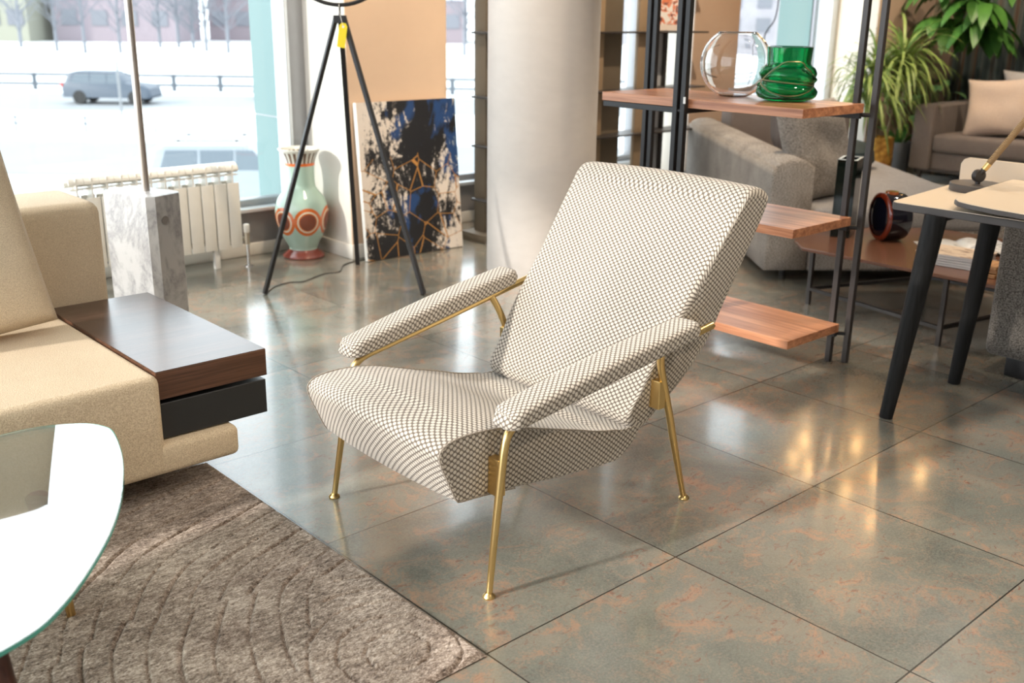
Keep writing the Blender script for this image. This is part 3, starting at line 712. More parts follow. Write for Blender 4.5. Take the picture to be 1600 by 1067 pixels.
# green vase with lobes pinched by gilt wires
WIRES = ((.55, .9, .36), (-.10, 2.2, .34), (.95, 3.9, .33))
GV = thing('green_glass_vase', (1.70, .90, 1.116), 'green glass vase with bulging lobes and gold wire on top walnut shelf', 'vase')
V = []; F = []; NA, NZ = 96, 60
def gv(u, v, inset=0):
    """u angle, v height 0..1"""
    z = .215 * v
    r = .098 + .030 * math.sin(min(1, v / .62) * PI) if v < .62 else .082
    if v < .62: r = .088 + .040 * math.sin(v / .62 * PI) ** .7
    elif v < .72: s = (v - .62) / .10; r = .088
    else: r = .088 + .004 * (v - .72) / .28
    lobe = 0
    for (au, av, su, sv, h) in ((.3, .22, .55, .16, .020), (1.5, .28, .5, .17, .018), (2.6, .20, .55, .15, .020), (3.8, .30, .5, .17, .020), (5.0, .22, .5, .16, .020), (5.9, .45, .5, .13, .015), (1.0, .50, .5, .11, .014), (3.2, .52, .5, .11, .012), (4.5, .50, .5, .12, .014), (2.1, .48, .4, .11, .012)):
        du = (u - au + PI) % (2 * PI) - PI; e = (du / su) ** 2 + ((v - av) / sv) ** 2
        lobe = max(lobe, h * math.exp(-e ** 1.5 * 1.1))
    crease = 0
    if v < .70:
        s_ = min(1, v / .66); r = .088 + .040 * (math.sin(min(1, s_ * 1.0) * PI) ** .55 if s_ < 1 else 0) * (1.08 - .35 * s_)
        cr_ = max(math.exp(-((v - max(.03, min(.74, h_ + t_ * .45 * math.sin(u + a_)))) / .085) ** 2) for t_, a_, h_ in WIRES)
        r += .006 - .023 * cr_
        if v > .62: k_ = (v - .62) / .08; r = r * (1 - k_) + .088 * k_
    if v < .06: r *= .72 + .28 * math.sqrt(v / .06)
    return max(.01, r - inset), z
for i in range(NZ + 1):
    for j in range(NA):
        u = 2 * PI * j / NA; r_, z_ = gv(u, i / NZ); V.append((r_ * math.cos(u), r_ * math.sin(u), z_ + .0008))
for i in range(NZ, 3, -1):
    for j in range(NA):
        u = 2 * PI * j / NA; r_, z_ = gv(u, i / NZ, .005); V.append((r_ * math.cos(u), r_ * math.sin(u), z_ + .0008 + (.001 if i == NZ else 0)))
rows = NZ + 1 + NZ - 3
for i in range(rows - 1):
    for j in range(NA): F.append((i * NA + j, i * NA + (j + 1) % NA, (i + 1) * NA + (j + 1) % NA, (i + 1) * NA + j))
F.append(tuple(range(NA))[::-1]); F.append(tuple((rows - 1) * NA + j for j in range(NA)))
obj('green_glass', V, F, glass('emerald_glass', (.0, .42, .19)), GV, local=True)
wire = NT('dull_gold_wire').set(color=(.50, .42, .26), metal=1.0, rough=.35).m
for tlt, az, h in WIRES:
    P = []
    for j in range(73):
        u = 2 * PI * j / 72; v = h + tlt * .45 * math.sin(u + az); v = max(.03, min(.74, v)); r_, z_ = gv(u, v); P.append((( r_ + .001) * math.cos(u), (r_ + .001) * math.sin(u), z_ + .001))
    MB().tube(P, .0018, 6, cap=False).make('gold_wire', wire, GV, local=True)

# ------------------------------------------------------------------ grey sofa behind the shelf
SA = Vector((2.84, 1.69, 0)); ga = math.radians(50)
GS = thing('grey_sofa', SA, 'long grey tweed sofa with chaise seat behind the walnut shelf unit', 'sofa', rz=ga - PI / 2)
# local frame: x to the right (b), y away (a)
def gs_arm():
    prof = [(0, .06), (0, .60), (.012, .645), (.04, .675), (.09, .690), (.16, .692), (.205, .675), (.232, .64), (.24, .60), (.24, .06)]
    P = [(p.x, p.y) for p in spline([(a, b, 0) for a, b in prof], 3)]; n = len(P); V = []; F = []
    st = [(0, .02), (.012, .006), (.035, 0)] + [(.2 * i, 0) for i in range(1, 12)] + [(2.38, 0), (2.4, .01)]
    for y, ins in st:
        for x, z in P:
            cx_, cz_ = .12, .35; V.append((x + (cx_ - x) * ins * 4, y, z + (cz_ - z) * ins * 2))
    for i in range(len(st) - 1):
        for k in range(n - 1): F.append((i * n + k, (i + 1) * n + k, (i + 1) * n + k + 1, i * n + k + 1))
        F.append((i * n + n - 1, (i + 1) * n + n - 1, (i + 1) * n, i * n))
    F.append(tuple(range(n))); F.append(tuple((len(st) - 1) * n + k for k in range(n))[::-1])
    return obj('arm', V, F, grey_tweed, GS, local=True)
gs_arm()
soft_box(MB(), .24, 1.36, .0, 2.2, .06, .30, .02).make('base', grey_tweed, GS, local=True)
soft_box(MB(), .245, 1.37, -.01, 2.1, .295, .425, .04).make('seat_cushion', light_grey_wool, GS, local=True)
soft_box(MB(), .245, 1.15, 2.05, 2.38, .30, .79, .03).make('backrest', taupe_wool, GS, local=True)
for x, y in ((.15, .15), (1.2, .15), (.15, 2.2), (1.2, 2.1)): MB().tube([(x, y, 0), (x, y, .07)], .02, 10).make('foot', black_metal, GS, local=True)
for k, (lx, ly, lz, w_, h_, tz, tx, lab) in enumerate(((.37, .42, .70, .56, .60, 38, 70, 'large grey tweed cushion leaning on the near arm of the grey sofa'), (.46, 1.30, .68, .55, .50, 78, 78, 'brown grey cushion further along the arm of the grey sofa'))):
    lp = GS.matrix_basis @ Vector((lx, ly, lz)); q = thing('sofa_cushion', lp, lab, 'cushion', rz=ga - PI / 2)
    cushion('cushion_cover', grey_tweed if k == 0 else taupe_wool, q, w_, h_, .20, T(*lp) @ RZ(ga - PI / 2) @ RZ(math.radians(tz)) @ Matrix.Rotation(math.radians(tx), 4, 'X'), pinch=.045, seed=5 + k)
lp = GS.matrix_basis @ Vector((.98, 1.62, .43)); q = thing('dark_teal_cushion', lp, 'round dark teal cushion lying at the back of the grey sofa', 'cushion')
MB().lathe([(.0, 0), (.15, 0), (.2, .05), (.19, .12), (.13, .175), (.05, .195), (.0, .2)], lp, 32).make('cushion_cover', plain('dark_teal_velvet', (.03, .05, .055), .7), q)

# ------------------------------------------------------------------ low coffee table on the right
CT = thing('coffee_table', (2.9, .75, 0), 'low brown leather-topped coffee table with thin metal frame', 'table')
cpoly = [(2.42, .215), (2.42, 1.20), (2.56, 1.34), (2.95, 1.42), (3.45, 1.02), (3.45, .215)]
ctm = NT('brown_satin_top'); ctm.set(color=ctm.mix(ctm.noise(ctm.co(), 3), (.14, .06, .034), (.20, .085, .048)), rough=.24, spec=.6)
MB().prism(cpoly, .325, .341, .002, 1).make('table_top', ctm.m, CT)
legs = [(2.615, 1.255), (2.456, .46), (3.35, .98), (3.35, .30)]
for x, y in legs: MB().box(x - .011, x + .011, y - .011, y + .011, 0, .325, .002, 1).make('leg', dark_metal, CT)
for a, b in ((0, 1), (2, 3), (0, 2), (1, 3)):
    MB().beam((*legs[a], .085), (*legs[b], .085), .018, .018).make('stretcher', dark_metal, CT)

DV = thing('dark_rectangular_vase', (2.90, 1.235, .341), 'tall dark rectangular glass vase on the low coffee table', 'vase')
Mv = T(2.87, 1.245, .3415) @ RZ(math.radians(20)); Hv = .405
smoked = NT('smoked_glass').set(color=(.006, .010, .008), rough=.05, spec=.4).m
vb = MB().box(-.085, .085, -.05, -.042, 0, Hv, .001, 1, Mv).box(-.085, .085, .042, .05, 0, Hv, .001, 1, Mv).box(-.085, -.077, -.042, .042, 0, Hv, .001, 1, Mv).box(.077, .085, -.042, .042, 0, Hv, .001, 1, Mv).box(-.077, .077, -.042, .042, 0, .012, 0, 1, Mv).make('body', smoked, DV)
rimw = NT('pale_rim').set(color=(.62, .66, .66), rough=.12).m
MB().box(-.086, .086, -.051, -.038, Hv, Hv + .002, 0, 1, Mv).box(-.086, .086, .038, .051, Hv, Hv + .002, 0, 1, Mv).box(-.086, -.072, -.038, .038, Hv, Hv + .002, 0, 1, Mv).box(.072, .086, -.038, .038, Hv, Hv + .002, 0, 1, Mv).make('rim', rimw, DV)

RV = thing('round_drum_vase', (2.94, 1.03, .341), 'round black and amber glass disc vase on the low coffee table', 'vase')
ax = (Vector((math.cos(YAW + math.radians(98)), math.sin(YAW + math.radians(98)), 0))); q = ax.to_track_quat('Z', 'Y').to_matrix().to_4x4()
rcn = Vector((2.94, 1.03, .341 + .123))
MB().lathe([(.05, -.078), (.10, -.078), (.118, -.066), (.1225, -.048), (.1225, .035), (.118, .05), (.105, .058), (.05, .06)], rcn, 64, q).make('drum', NT('black_cobalt_glass').set(color=(.004, .004, .010), rough=.08, spec=.5).m, RV)
MB().lathe([(.100, .0605), (.112, .060), (.1225, .054), (.1245, .050), (.1232, .046)], rcn, 64, q, cap=False).make('amber_rim', NT('amber_glass').set(color=(.14, .015, .004), rough=.05, coat=.5).m, RV)
MB().tube([rcn + Vector((0, 0, .117)), rcn + Vector((0, 0, .131))], [.036, .032], 24).make('mouth', NT('amber_mouth').set(color=(.30, .07, .01), rough=.08, coat=.8).m, RV)

# magazines
mg0 = None
for k in range(5):
    z = .3412 + k * .0115; o_ = thing('magazine', (2.70, .545, z), '', 'magazine', 'stacked magazines on the low coffee table', rz=math.radians(8 + (k * 37 % 7) - 3))
    o_['label'] = ['bottom white magazine of the stack on the coffee table', 'second white magazine from the bottom of the stack', 'middle white magazine of the stack on the coffee table', 'fourth white magazine, just under the top one', 'top magazine of the stack, cream cover with small brown print'][k]
    Mm = T(2.70, .545, z) @ RZ(math.radians(8 + (k * 37 % 7) - 3))
    MB().box(-.11, .11, -.150, .150, .001, .0095, .001, 1, Mm).make('pages', magazine_white, o_)
    cv = NT('magazine_cover'); cx_, cy_, _ = cv.sep(cv.co('Generated'))
    if k == 4:
        pat = cv.M('MULTIPLY', cv.M('GREATER_THAN', cv.noise(cv.mapped(cv.co(), (5, 1.4, 1)), 9, 1), .60), cv.M('LESS_THAN', cx_, .9)); cv.set(color=cv.mix(pat, (.80, .64, .50), (.32, .20, .14)), rough=.35)
    else: cv.set(color=(.78, .77, .76), rough=.3)
    MB().box(-.112, .112, -.152, .152, .0097, .0108, 0, 1, Mm).make('cover', cv.m, o_)
OM = thing('open_magazine', (2.93, .72, .341), 'open white magazine with curling pages behind the magazine stack', 'magazine')
V = []; F = []; n_ = 24
for i in range(n_ + 1):
    u = -1 + 2 * i / n_; h = .030 * math.exp(-((abs(u) - .30) / .33) ** 2) * (1 if u > 0 else .6) + .002
    if u > .55: h += .020 * ((u - .55) / .45) ** 2
    for y_, zz in ((-.15, 0), (.15, 0), (.15, 1), (-.15, 1)):
        V.append(T(3.03, .655, .342) @ RZ(math.radians(-48)) @ Vector((u * .21, y_, (h if zz else max(.0005, h - .004)))))
for i in range(n_):
    for k in range(4): F.append((i * 4 + k, i * 4 + (k + 1) % 4, (i + 1) * 4 + (k + 1) % 4, (i + 1) * 4 + k))
F += [(0, 1, 2, 3), (n_ * 4 + 3, n_ * 4 + 2, n_ * 4 + 1, n_ * 4)]
pgm = NT('printed_page'); pn = pgm.noise(pgm.mapped(pgm.co(), (8, 3, 1)), 5, 1); pgm.set(color=pgm.ramp(pn, [(.50, (.80, .79, .77)), (.60, (.80, .79, .77)), (.66, (.38, .37, .36))]), rough=.4)
obj('pages', V, F, pgm.m, OM)
tan_wood = wood('tan_wood', (.34, .15, .05), (.62, .34, .15), 0, .5)
WB = thing('wooden_block_stack', (2.60, .335, .341), 'small stacked tan wooden slats beside the magazines', 'wooden tray')
for k in range(3): MB().box(2.53 + .012 * (k % 2), 2.66, .28, .375 - .014 * (k % 2), .3415 + k * .019, .3415 + k * .019 + .017, .002, 1).make('slat', tan_wood, WB)

# ------------------------------------------------------------------ desk with raised board and rope lamp
DK = thing('desk', (1.9, -.5, 0), 'beige-topped writing desk with black tapered legs and low rear screen', 'desk')
def rr_poly(x0, x1, y0, y1, r, n=6, which=(1, 1, 1, 1)):
    P = []
    for (cx_, cy_, a0_), f in zip(((x1 - r, y1 - r, 0), (x0 + r, y1 - r, 90), (x0 + r, y0 + r, 180), (x1 - r, y0 + r, 270)), which):
        if f: P += [(cx_ + r * math.cos(math.radians(a0_ + 90 * k / n)), cy_ + r * math.sin(math.radians(a0_ + 90 * k / n))) for k in range(n + 1)]
    return P
dp = [(2.20, .352), (1.54, .290), (1.525, .280), (1.52, .265), (1.52, -1.35), (2.20, -1.35)]
dt = MB().prism(dp, .772, .798, .002, 1).make('desk_top', desk_dark, DK)
MB().prism([(2.198, .350), (1.542, .288), (1.528, .279), (1.523, .263), (1.523, -1.348), (2.198, -1.348)], .7983, .8005).make('top_surface', desk_beige, dt)
bp = [(1.425, -.23), (1.44, -.12), (1.465, -.03), (1.492, .025), (1.53, .055), (1.60, .078), (1.70, .092), (1.95, .113), (2.175, .128), (2.175, -1.2), (1.425, -1.2)]
rb = MB().prism(bp, .822, .838, .002, 1).make('raised_board', desk_dark, DK)
MB().prism([(a + (.003 if a < 1.8 else 0), b - .003) for a, b in bp], .8383, .8405).make('board_surface', desk_beige, rb)
MB().box(1.75, 2.15, -.95, -.05, .8006, .822, .002).make('board_riser', desk_dark, DK)
Ms = T(2.2, 0, 0)
sp_ = [(.355, .80), (.357, .875), (.345, .895), (.325, .903), (-1.35, .903), (-1.35, .80)]
sm_ = Matrix(((0, 0, 1, 0), (1, 0, 0, 0), (0, 1, 0, 0), (0, 0, 0, 1)))
MB().prism(sp_, 2.2, 2.214, .002, 1, sm_).make('rear_screen', desk_beige, DK)
for (fx, fy), (tx, ty) in (((1.438, .157), (1.535, .115)), ((2.018, .171), (2.045, .125)), ((1.44, -1.3), (1.53, -1.22)), ((2.05, -1.3), (2.03, -1.2))):
    V = []
    P = [(fx + (tx - fx) * s, fy + (ty - fy) * s, .772 * s) for s in (0, .25, .5, .75, 1)]
    MB().tube(P, [.025, .030, .034, .037, .040], 24).make('leg', ash_black, DK)
MB().beam((1.56, .10, .76), (2.03, .10, .76), .02, .02).make('frame_rail', black_metal, DK)
LP = thing('desk_lamp', (2.02, .224, .8005), 'desk lamp with round dark base and rope-wrapped tilted arm', 'lamp')
bz = .8007
MB().lathe([(.098, 0), (.100, .004), (.100, .027), (.097, .030), (.0, .0305)], (2.02, .20, bz), 48).make('base', desk_dark, LP)
j = Vector((2.005, .19, bz + .062)); MB().tube([(2.005, .19, bz + .03), (2.005, .19, bz + .05)], .010, 12).make('stem', dark_metal, LP)
qv = (-vf + vr * .25).normalized(); MB().lathe([(.0, -.012), (.024, -.012), (.025, -.010), (.025, .010), (.024, .012), (.0, .012)], j, 28, qv.to_track_quat('Z', 'Y').to_matrix().to_4x4()).make('joint', dark_metal, LP)
e_ = Vector((2.09, .045, 1.135)); d_ = (e_ - j).normalized(); s_ = j + d_ * .03
MB().tube([j, s_ + d_ * .01], .011, 12).make('arm_socket', dark_metal, LP)
MB().tube([s_, s_ + d_ * .028], [.0125, .0125], 16).make('brass_ferrule', brass, LP)
rope = NT('rope_wrap'); rope_w = rope.n('ShaderNodeTexWave', bands_direction='Z'); rope.put(rope_w.inputs[0], rope.mapped(rope.co('Generated'), (1, 1, 1), rot=(0, .15, 0))); rope_w.inputs['Scale'].default_value = 28
rope.set(color=rope.mix(rope_w.outputs[0], (.22, .13, .06), (.55, .38, .20)), rough=.8); rope.bump(rope_w.outputs[0], .8, .004)
far_ = s_ + d_ * .50
MB().tube([s_ + d_ * (.028 + .0472 * i) for i in range(11)], .0125, 16).make('rope_arm', rope.m, LP)
MB().tube([far_ - d_ * .005, far_ + d_ * .03], .013, 12).make('arm_socket', dark_metal, LP)
MB().lathe([(.02, .09), (.03, .08), (.08, .0), (.078, .0), (.028, .076)], far_ + Vector((0, 0, -.04)), 32, cap=False).make('lamp_shade', dark_metal, LP)
MB().tube(spline([(2.09, .16, bz + .02), (2.13, .14, bz + .03), (2.17, .10, bz + .035), (2.185, .07, bz + .04)], 5), .0025, 8).make('cord', black_metal, LP)

# ------------------------------------------------------------------ tweed armchair at the right edge
TA = thing('tweed_armchair', (2.55, -.15, 0), 'dark tweed upholstered armchair behind the desk legs', 'armchair')
soft_box(MB(), 2.262, 2.95, -.62, .175, .075, .70, .035).make('body', dark_tweed, TA)
soft_box(MB(), 2.30, 2.45, -.60, .14, .66, .745, .03).make('back_cushion', dark_tweed, TA)
for x, y in ((2.33, .05), (2.88, .05), (2.33, -.5), (2.88, -.5)): MB().box(x - .05, x + .04, y - .06, y + .03, 0, .08, .003).make('foot', black_metal, TA)

# ------------------------------------------------------------------ far sofa, cushions
FS = thing('taupe_sofa', (7.6, 2.0, 0), 'taupe fabric sofa in front of the dark curtains', 'sofa')
soft_box(MB(), 7.02, 7.98, 2.86, 3.05, .13, .70, .02).make('arm', taupe_wool, FS)
soft_box(MB(), 7.02, 7.98, .25, .44, .13, .70, .02).make('arm', taupe_wool, FS)
soft_box(MB(), 7.06, 7.95, .44, 2.86, .13, .29, .02).make('base', taupe_wool, FS)
soft_box(MB(), 7.03, 7.75, 1.66, 2.855, .295, .45, .035).make('seat_cushion', taupe_wool, FS)
soft_box(MB(), 7.03, 7.75, .445, 1.65, .295, .45, .035).make('seat_cushion', taupe_wool, FS)
soft_box(MB(), 7.72, 7.98, .44, 2.86, .29, .80, .04).make('backrest', taupe_wool, FS)
MB().box(7.05, 7.10, .3, 3.0, .115, .135).box(7.06, 7.09, 2.94, 2.97, 0, .12).box(7.06, 7.09, .35, .38, 0, .12).make('metal_frame', dark_metal, FS)
MB().box(7.88, 7.91, 2.94, 2.97, 0, .13).box(7.88, 7.91, .35, .38, 0, .13).make('rear_legs', dark_metal, FS)
def place_cushion(x, y, z, w_, h_, d_c, rz, lean, m_, lab, seed, roll=0):
    q = thing('scatter_cushion', (x, y, z), lab, 'cushion', 'cushions on the far taupe sofa', rz=0)
    cushion('cushion_cover', m_, q, w_, h_, d_c, T(x, y, z) @ RZ(math.radians(rz)) @ Matrix.Rotation(math.radians(lean), 4, 'X') @ Matrix.Rotation(math.radians(roll), 4, 'Z'), seed=seed, n=22, pinch=.10)
place_cushion(7.33, 2.42, .70, .60, .54, .20, -90 + 8, 70, sand_linen, 'sand linen cushion next to the left arm of the taupe sofa', 11, 6)
place_cushion(7.42, 1.74, .68, .56, .52, .20, -90 - 4, 70, sand_linen, 'sand linen cushion in the middle of the taupe sofa', 12, -3)
place_cushion(7.60, 2.10, .80, .95, .42, .16, -90, 80, light_grey_wool, 'long grey cushion behind the two sand cushions', 13)
wt = thing('white_throw', (7.2, 1.5, .45), 'white fringed throw hanging over the front of the taupe sofa', 'throw')
V = []; F = []
for i in range(13):
    for jx in range(17):
        s = i / 12; y_ = 1.62 - jx / 16 * .42 + .02 * math.sin(3 * s); path = [(7.30, .468), (7.02, .470), (6.995, .40), (6.975, .22)]
        k = s * 3; a = min(2, int(k)); f = k - a; x_ = path[a][0] + (path[a + 1][0] - path[a][0]) * f; z_ = path[a][1] + (path[a + 1][1] - path[a][1]) * f
        w_ = .008 * math.sin(jx * 1.7); V.append((x_ - abs(w_), y_, z_ + (abs(w_) if s < .4 else 0)))
for i in range(12):
    for jx in range(16): F.append((i * 17 + jx, i * 17 + jx + 1, (i + 1) * 17 + jx + 1, (i + 1) * 17 + jx))
tw = obj('throw_cloth', V, F, cloth('white_wool', (.62, .63, .64), (.82, .83, .84), 120), wt)
md = tw.modifiers.new('thick', 'SOLIDIFY'); md.thickness = .012; md.offset = 1
frg = cloth('faded_pattern_rug', (.28, .30, .28), (.44, .40, .34), 9, bump=.1, patch=.3)
fr_ = MB().box(5.55, 7.6, .3, 3.35, 0, .010, .003, 1).make('patterned_rug', frg); tag(fr_, 'faded beige and teal rug in front of the taupe sofa', 'rug')
cr = cloth('cream_mottled', (.50, .37, .25), (.72, .58, .44), 60, bump=.8)
cr_ = MB().prism([(3.60, .3), (3.60, .86), (4.6, .10), (4.6, -.6)], 0, .02, .005, 2).make('cream_floor_patch', cr); tag(cr_, 'cream patch on the floor partly seen under the low coffee table', 'rug')  # thin cream patch laid on the floor tiles

# ------------------------------------------------------------------ curtains
cur = NT('striped_curtain'); _x, cy_, _z = cur.sep(cur.co()); sn = cur.noise(cur.mapped(cur.co(), (1, 9, .05)), 1.6, 3, .6)
cur.set(color=cur.ramp(sn, [(.36, (.03, .042, .045)), (.46, (.085, .125, .125)), (.53, (.16, .20, .19)), (.59, (.20, .125, .08)), (.68, (.08, .055, .045))], 'LINEAR'), rough=.8, sheen=.2)
V = []; F = []; N_ = 260
for i in range(N_ + 1):
    y_ = 3.60 - 3.3 * i / N_; x_ = 8.72 + .055 * math.sin(y_ * 34) + .02 * math.sin(y_ * 13 + 1)
    V += [(x_, y_, .02), (x_ + .01 * math.sin(i), y_, 3.2)]
for i in range(N_): F.append((2 * i, 2 * i + 2, 2 * i + 3, 2 * i + 1))
cu = obj('curtain', V, F, cur.m); tag(cu, 'full-length dark teal and brown striped curtain at the far right', 'curtain')
md = cu.modifiers.new('thick', 'SOLIDIFY'); md.thickness = .004
MB_ = MB().tube([(8.72, 3.6, 3.22), (8.72, .3, 3.22)], .015, 12).make('curtain_rail', dark_metal, cu)

# ------------------------------------------------------------------ plants
def leaf_strip(mb, P, w0, droopn=None, keel=.25):
    """one leaf along P with width profile"""
    n = len(P); V = []; F = []
    for i, p in enumerate(P):
        s = i / (n - 1); d = (P[min(i + 1, n - 1)] - P[max(i - 1, 0)]).normalized(); side = d.cross(Vector((0, 0, 1)))
        side = side.normalized() if side.length > 1e-4 else Vector((1, 0, 0)); up = side.cross(d)
        ww = w0 * (math.sin(PI * min(1, s * .92 + .08)) ** .8 + .02)
        V += [p - side * ww + up * ww * keel, p, p + side * ww + up * ww * keel]
    for i in range(n - 1):
        a = i * 3; F += [(a, a + 3, a + 4, a + 1), (a + 1, a + 4, a + 5, a + 2)]
    for v in V:
        if v.y > 3.585: v.y = 3.585
    mb.add(V, F)
def leaf_mat(name, a, b):
    t = NT(name); t.set(color=t.mix(t.noise(t.co(), 9, 2), a, b), rough=.4, spec=.4); return t.m
r = random.Random(4)
def dracaena(c, pot_r, stems, L):
    t = thing('dracaena_plant', c, 'bushy narrow-leaved plant in a gold mosaic pot by the right window', 'plant')
    ph = .40
    MB().lathe([(pot_r * .78, 0), (pot_r * .95, ph * .2), (pot_r, ph * .5), (pot_r * .98, ph), (pot_r * .9, ph), (pot_r * .88, ph * .85)], c, 32).make('pot', gold_mosaic, t)
    MB().lathe([(0.001, ph * .88), (pot_r * .9, ph * .88)], c, 24, cap=False).make('soil', soil, t)
    st = MB(); lf = MB()
    for (dx, dy, h) in stems:
        top = Vector(c) + Vector((dx, dy, h)); st.tube([Vector(c) + Vector((dx * .4, dy * .4, ph * .85)), top], [.014, .011], 8)
        for k in range(120):
            az = r.uniform(0, 2 * PI); e = r.uniform(-.1, 1.35); ll = L * r.uniform(.65, 1.1)
            d = Vector((math.cos(az) * math.cos(e), math.sin(az) * math.cos(e), math.sin(e))); P = []; p = top + Vector((0, 0, r.uniform(-.18, .06)))
            for i in range(9):
                P.append(p.copy()); p = p + d * (ll / 8); d = (d + Vector((0, 0, -.26))).normalized()
            leaf_strip(lf, P, .013)
    st.make('stem', plain('cane_bark', (.30, .22, .13), .8), t); lf.make('foliage', leaf_mat('strap_leaf_green', (.10, .22, .045), (.42, .50, .16)), t, sharp=None)
gm = NT('gold_mosaic'); vo = gm.n('ShaderNodeTexVoronoi'); gm.put(vo.inputs['Vector'], gm.co()); vo.inputs['Scale'].default_value = 26
_x, _y, gz = gm.sep(gm.co()); gm.set(color=gm.mix(gm.M('LESS_THAN', gz, .13), gm.mix(vo.outputs['Distance'], (.85, .48, .10), (.30, .11, .02)), (.14, .035, .018)), metal=.5, rough=.3)
gold_mosaic = gm.m
dracaena((6.86, 3.26, 0), .125, ((-.14, .10, .82), (.12, -.06, 1.08), (.0, .12, .95)), .62)
def pachira(c):
    t = thing('money_tree', c, 'tall potted tree with drooping broad leaves beside the taupe sofa', 'plant')
    MB().lathe([(.09, 0), (.115, .30), (.11, .31), (.10, .28)], c, 32).make('pot', plain('grey_planter', (.12, .12, .125), .6), t)
    MB().lathe([(0.001, .27), (.104, .27)], c, 24, cap=False).make('soil', soil, t)
    c = Vector(c); tip = c + vr * .16 + Vector((0, 0, 1.42)); trunk = spline([c + Vector((0, 0, .26)), c + vr * -.02 + Vector((0, 0, .7)), c + vr * .05 + Vector((0, 0, 1.05)), tip], 6)
    mbk = MB(); mbk.tube(trunk, [.024 - .010 * i / len(trunk) for i in range(len(trunk))], 10)
    lf = MB(); pet = mbk
    for k in range(15):
        az = r.uniform(0, 2 * PI); rad = r.uniform(.1, .48); hub_ = tip + vr * (.28 + rad * math.cos(az) * .9) + vf * (rad * .6 * math.sin(az)) + Vector((0, 0, r.uniform(-.12, .42)))
        pet.tube(spline([tip + Vector((0, 0, r.uniform(-.1, .05))), (tip + hub_) / 2 + Vector((0, 0, .10)), hub_], 4), .005, 6)
        for q in range(7):
            a = 2 * PI * q / 7 + r.uniform(-.2, .2); L_ = r.uniform(.32, .50); d = Vector((math.cos(a) * .75, math.sin(a) * .75, -.35 + .3 * r.random())).normalized(); P = []; p = hub_.copy()
            for i in range(9): P.append(p.copy()); p = p + d * (L_ / 8); d = (d + Vector((0, 0, -.16))).normalized()
            leaf_strip(lf, P, .058, keel=.15)
    for k in range(9):   # low shoots
        a = r.uniform(0, 2 * PI); p = c + Vector((.04 * math.cos(a), .04 * math.sin(a), .28)); d = Vector((math.cos(a) * .6, math.sin(a) * .6, .8)).normalized(); P = []
        for i in range(9): P.append(p.copy()); p = p + d * .04; d = (d + Vector((0, 0, -.12))).normalized()
        leaf_strip(lf, P, .032)
    mbk.make('trunk', plain('tree_bark', (.33, .24, .15), .85), t); lf.make('foliage', leaf_mat('broad_leaf_green', (.025, .10, .025), (.10, .26, .04)), t, sharp=None)
pachira((7.42, 3.36, 0))
def ficus(c):
    t = thing('small_leafy_plant', c, 'low leafy plant behind the left arm of the taupe sofa', 'plant')
    MB().lathe([(.08, 0), (.11, .26), (.10, .26), (.09, .23)], c, 24).make('pot', plain('dark_planter', (.06, .06, .06), .6), t)
    lf = MB(); st = MB(); c = Vector(c)
    for k in range(26):
        a = r.uniform(0, 2 * PI); h = r.uniform(.5, .92); b = c + Vector((.18 * math.cos(a), .18 * math.sin(a), h)); st.tube([c + Vector((0, 0, .22)), (c + b) / 2 + Vector((0, 0, .12)), b], .005, 5)
        d = Vector((math.cos(a), math.sin(a), .2)).normalized(); P = []; p = b.copy()
        for i in range(8): P.append(p.copy()); p = p + d * .028; d = (d + Vector((0, 0, -.14))).normalized()
        leaf_strip(lf, P, .040)
    st.make('stem', plain('green_stem', (.12, .17, .05), .7), t); lf.make('foliage', leaf_mat('small_leaf_green', (.04, .15, .06), (.20, .36, .14)), t, sharp=None)
ficus((7.82, 3.30, 0))
cd_ = MB().tube(spline([(5.93, 3.86, 2.2), (5.93, 3.86, 1.50), (5.86, 3.90, 1.32), (5.84, 3.91, 1.18), (5.84, 3.91, .30)], 5), .006, 8).make('hanging_cord', black_metal)
tag(cd_, 'thin black cord hanging in front of the right window', 'cord')

# ------------------------------------------------------------------ ceiling lamps
def spot(x, y, tx, ty, e, col, ang=70, lab='', z=3.3, blend=.6, size=.05):
    t = thing('ceiling_spotlight', (x, y, z), lab, 'lamp', 'ceiling spotlights')
    d = (Vector((tx, ty, 0)) - Vector((x, y, z))).normalized(); q = (-d).to_track_quat('Z', 'Y').to_matrix().to_4x4()
    MB().tube([(x, y, 3.35), (x, y, z + .02)], .01, 8).make('stem', black_metal, t)
    MB().lathe([(.04, .10), (.045, .09), (.045, 0), (.041, 0), (.041, .08)], (x, y, z), 24, q, cap=False).make('can', black_metal, t)
    l = bpy.data.lights.new('spotlight', 'SPOT'); l.energy = e; l.color = col; l.spot_size = math.radians(ang); l.spot_blend = blend; l.shadow_soft_size = size
    lo = bpy.data.objects.new('spot_lamp', l); COL.objects.link(lo); lo.parent = t; lo.location = d * .02; lo.rotation_euler = d.to_track_quat('-Z', 'Y').to_euler()
WARM = (1.0, .80, .58); NEUT = (1.0, .91, .80)
spot(.3, -.9, -.3, .4, 60, NEUT, 70, 'black ceiling spotlight aimed at the brass armchair')
spot(2.2, .2, 1.4, .9, 80, WARM, 80, 'black ceiling spotlight above the walnut shelf')
spot(1.2, 2.2, 1.75, 3.62, 170, WARM, 80, 'black ceiling spotlight aimed at the leaning painting')
spot(3.2, -.6, 2.0, 0.2, 85, WARM, 80, 'black ceiling spotlight above the beige desk')
spot(4.5, 1.0, 3.4, 1.4, 50, NEUT, 90, 'black ceiling spotlight above the grey sofa')
spot(6.2, 1.6, 7.3, 2.4, 120, WARM, 90, 'black ceiling spotlight aimed at the taupe sofa')
spot(6.6, 2.6, 8.0, 3.4, 90, WARM, 90, 'black ceiling spotlight aimed at the plants')
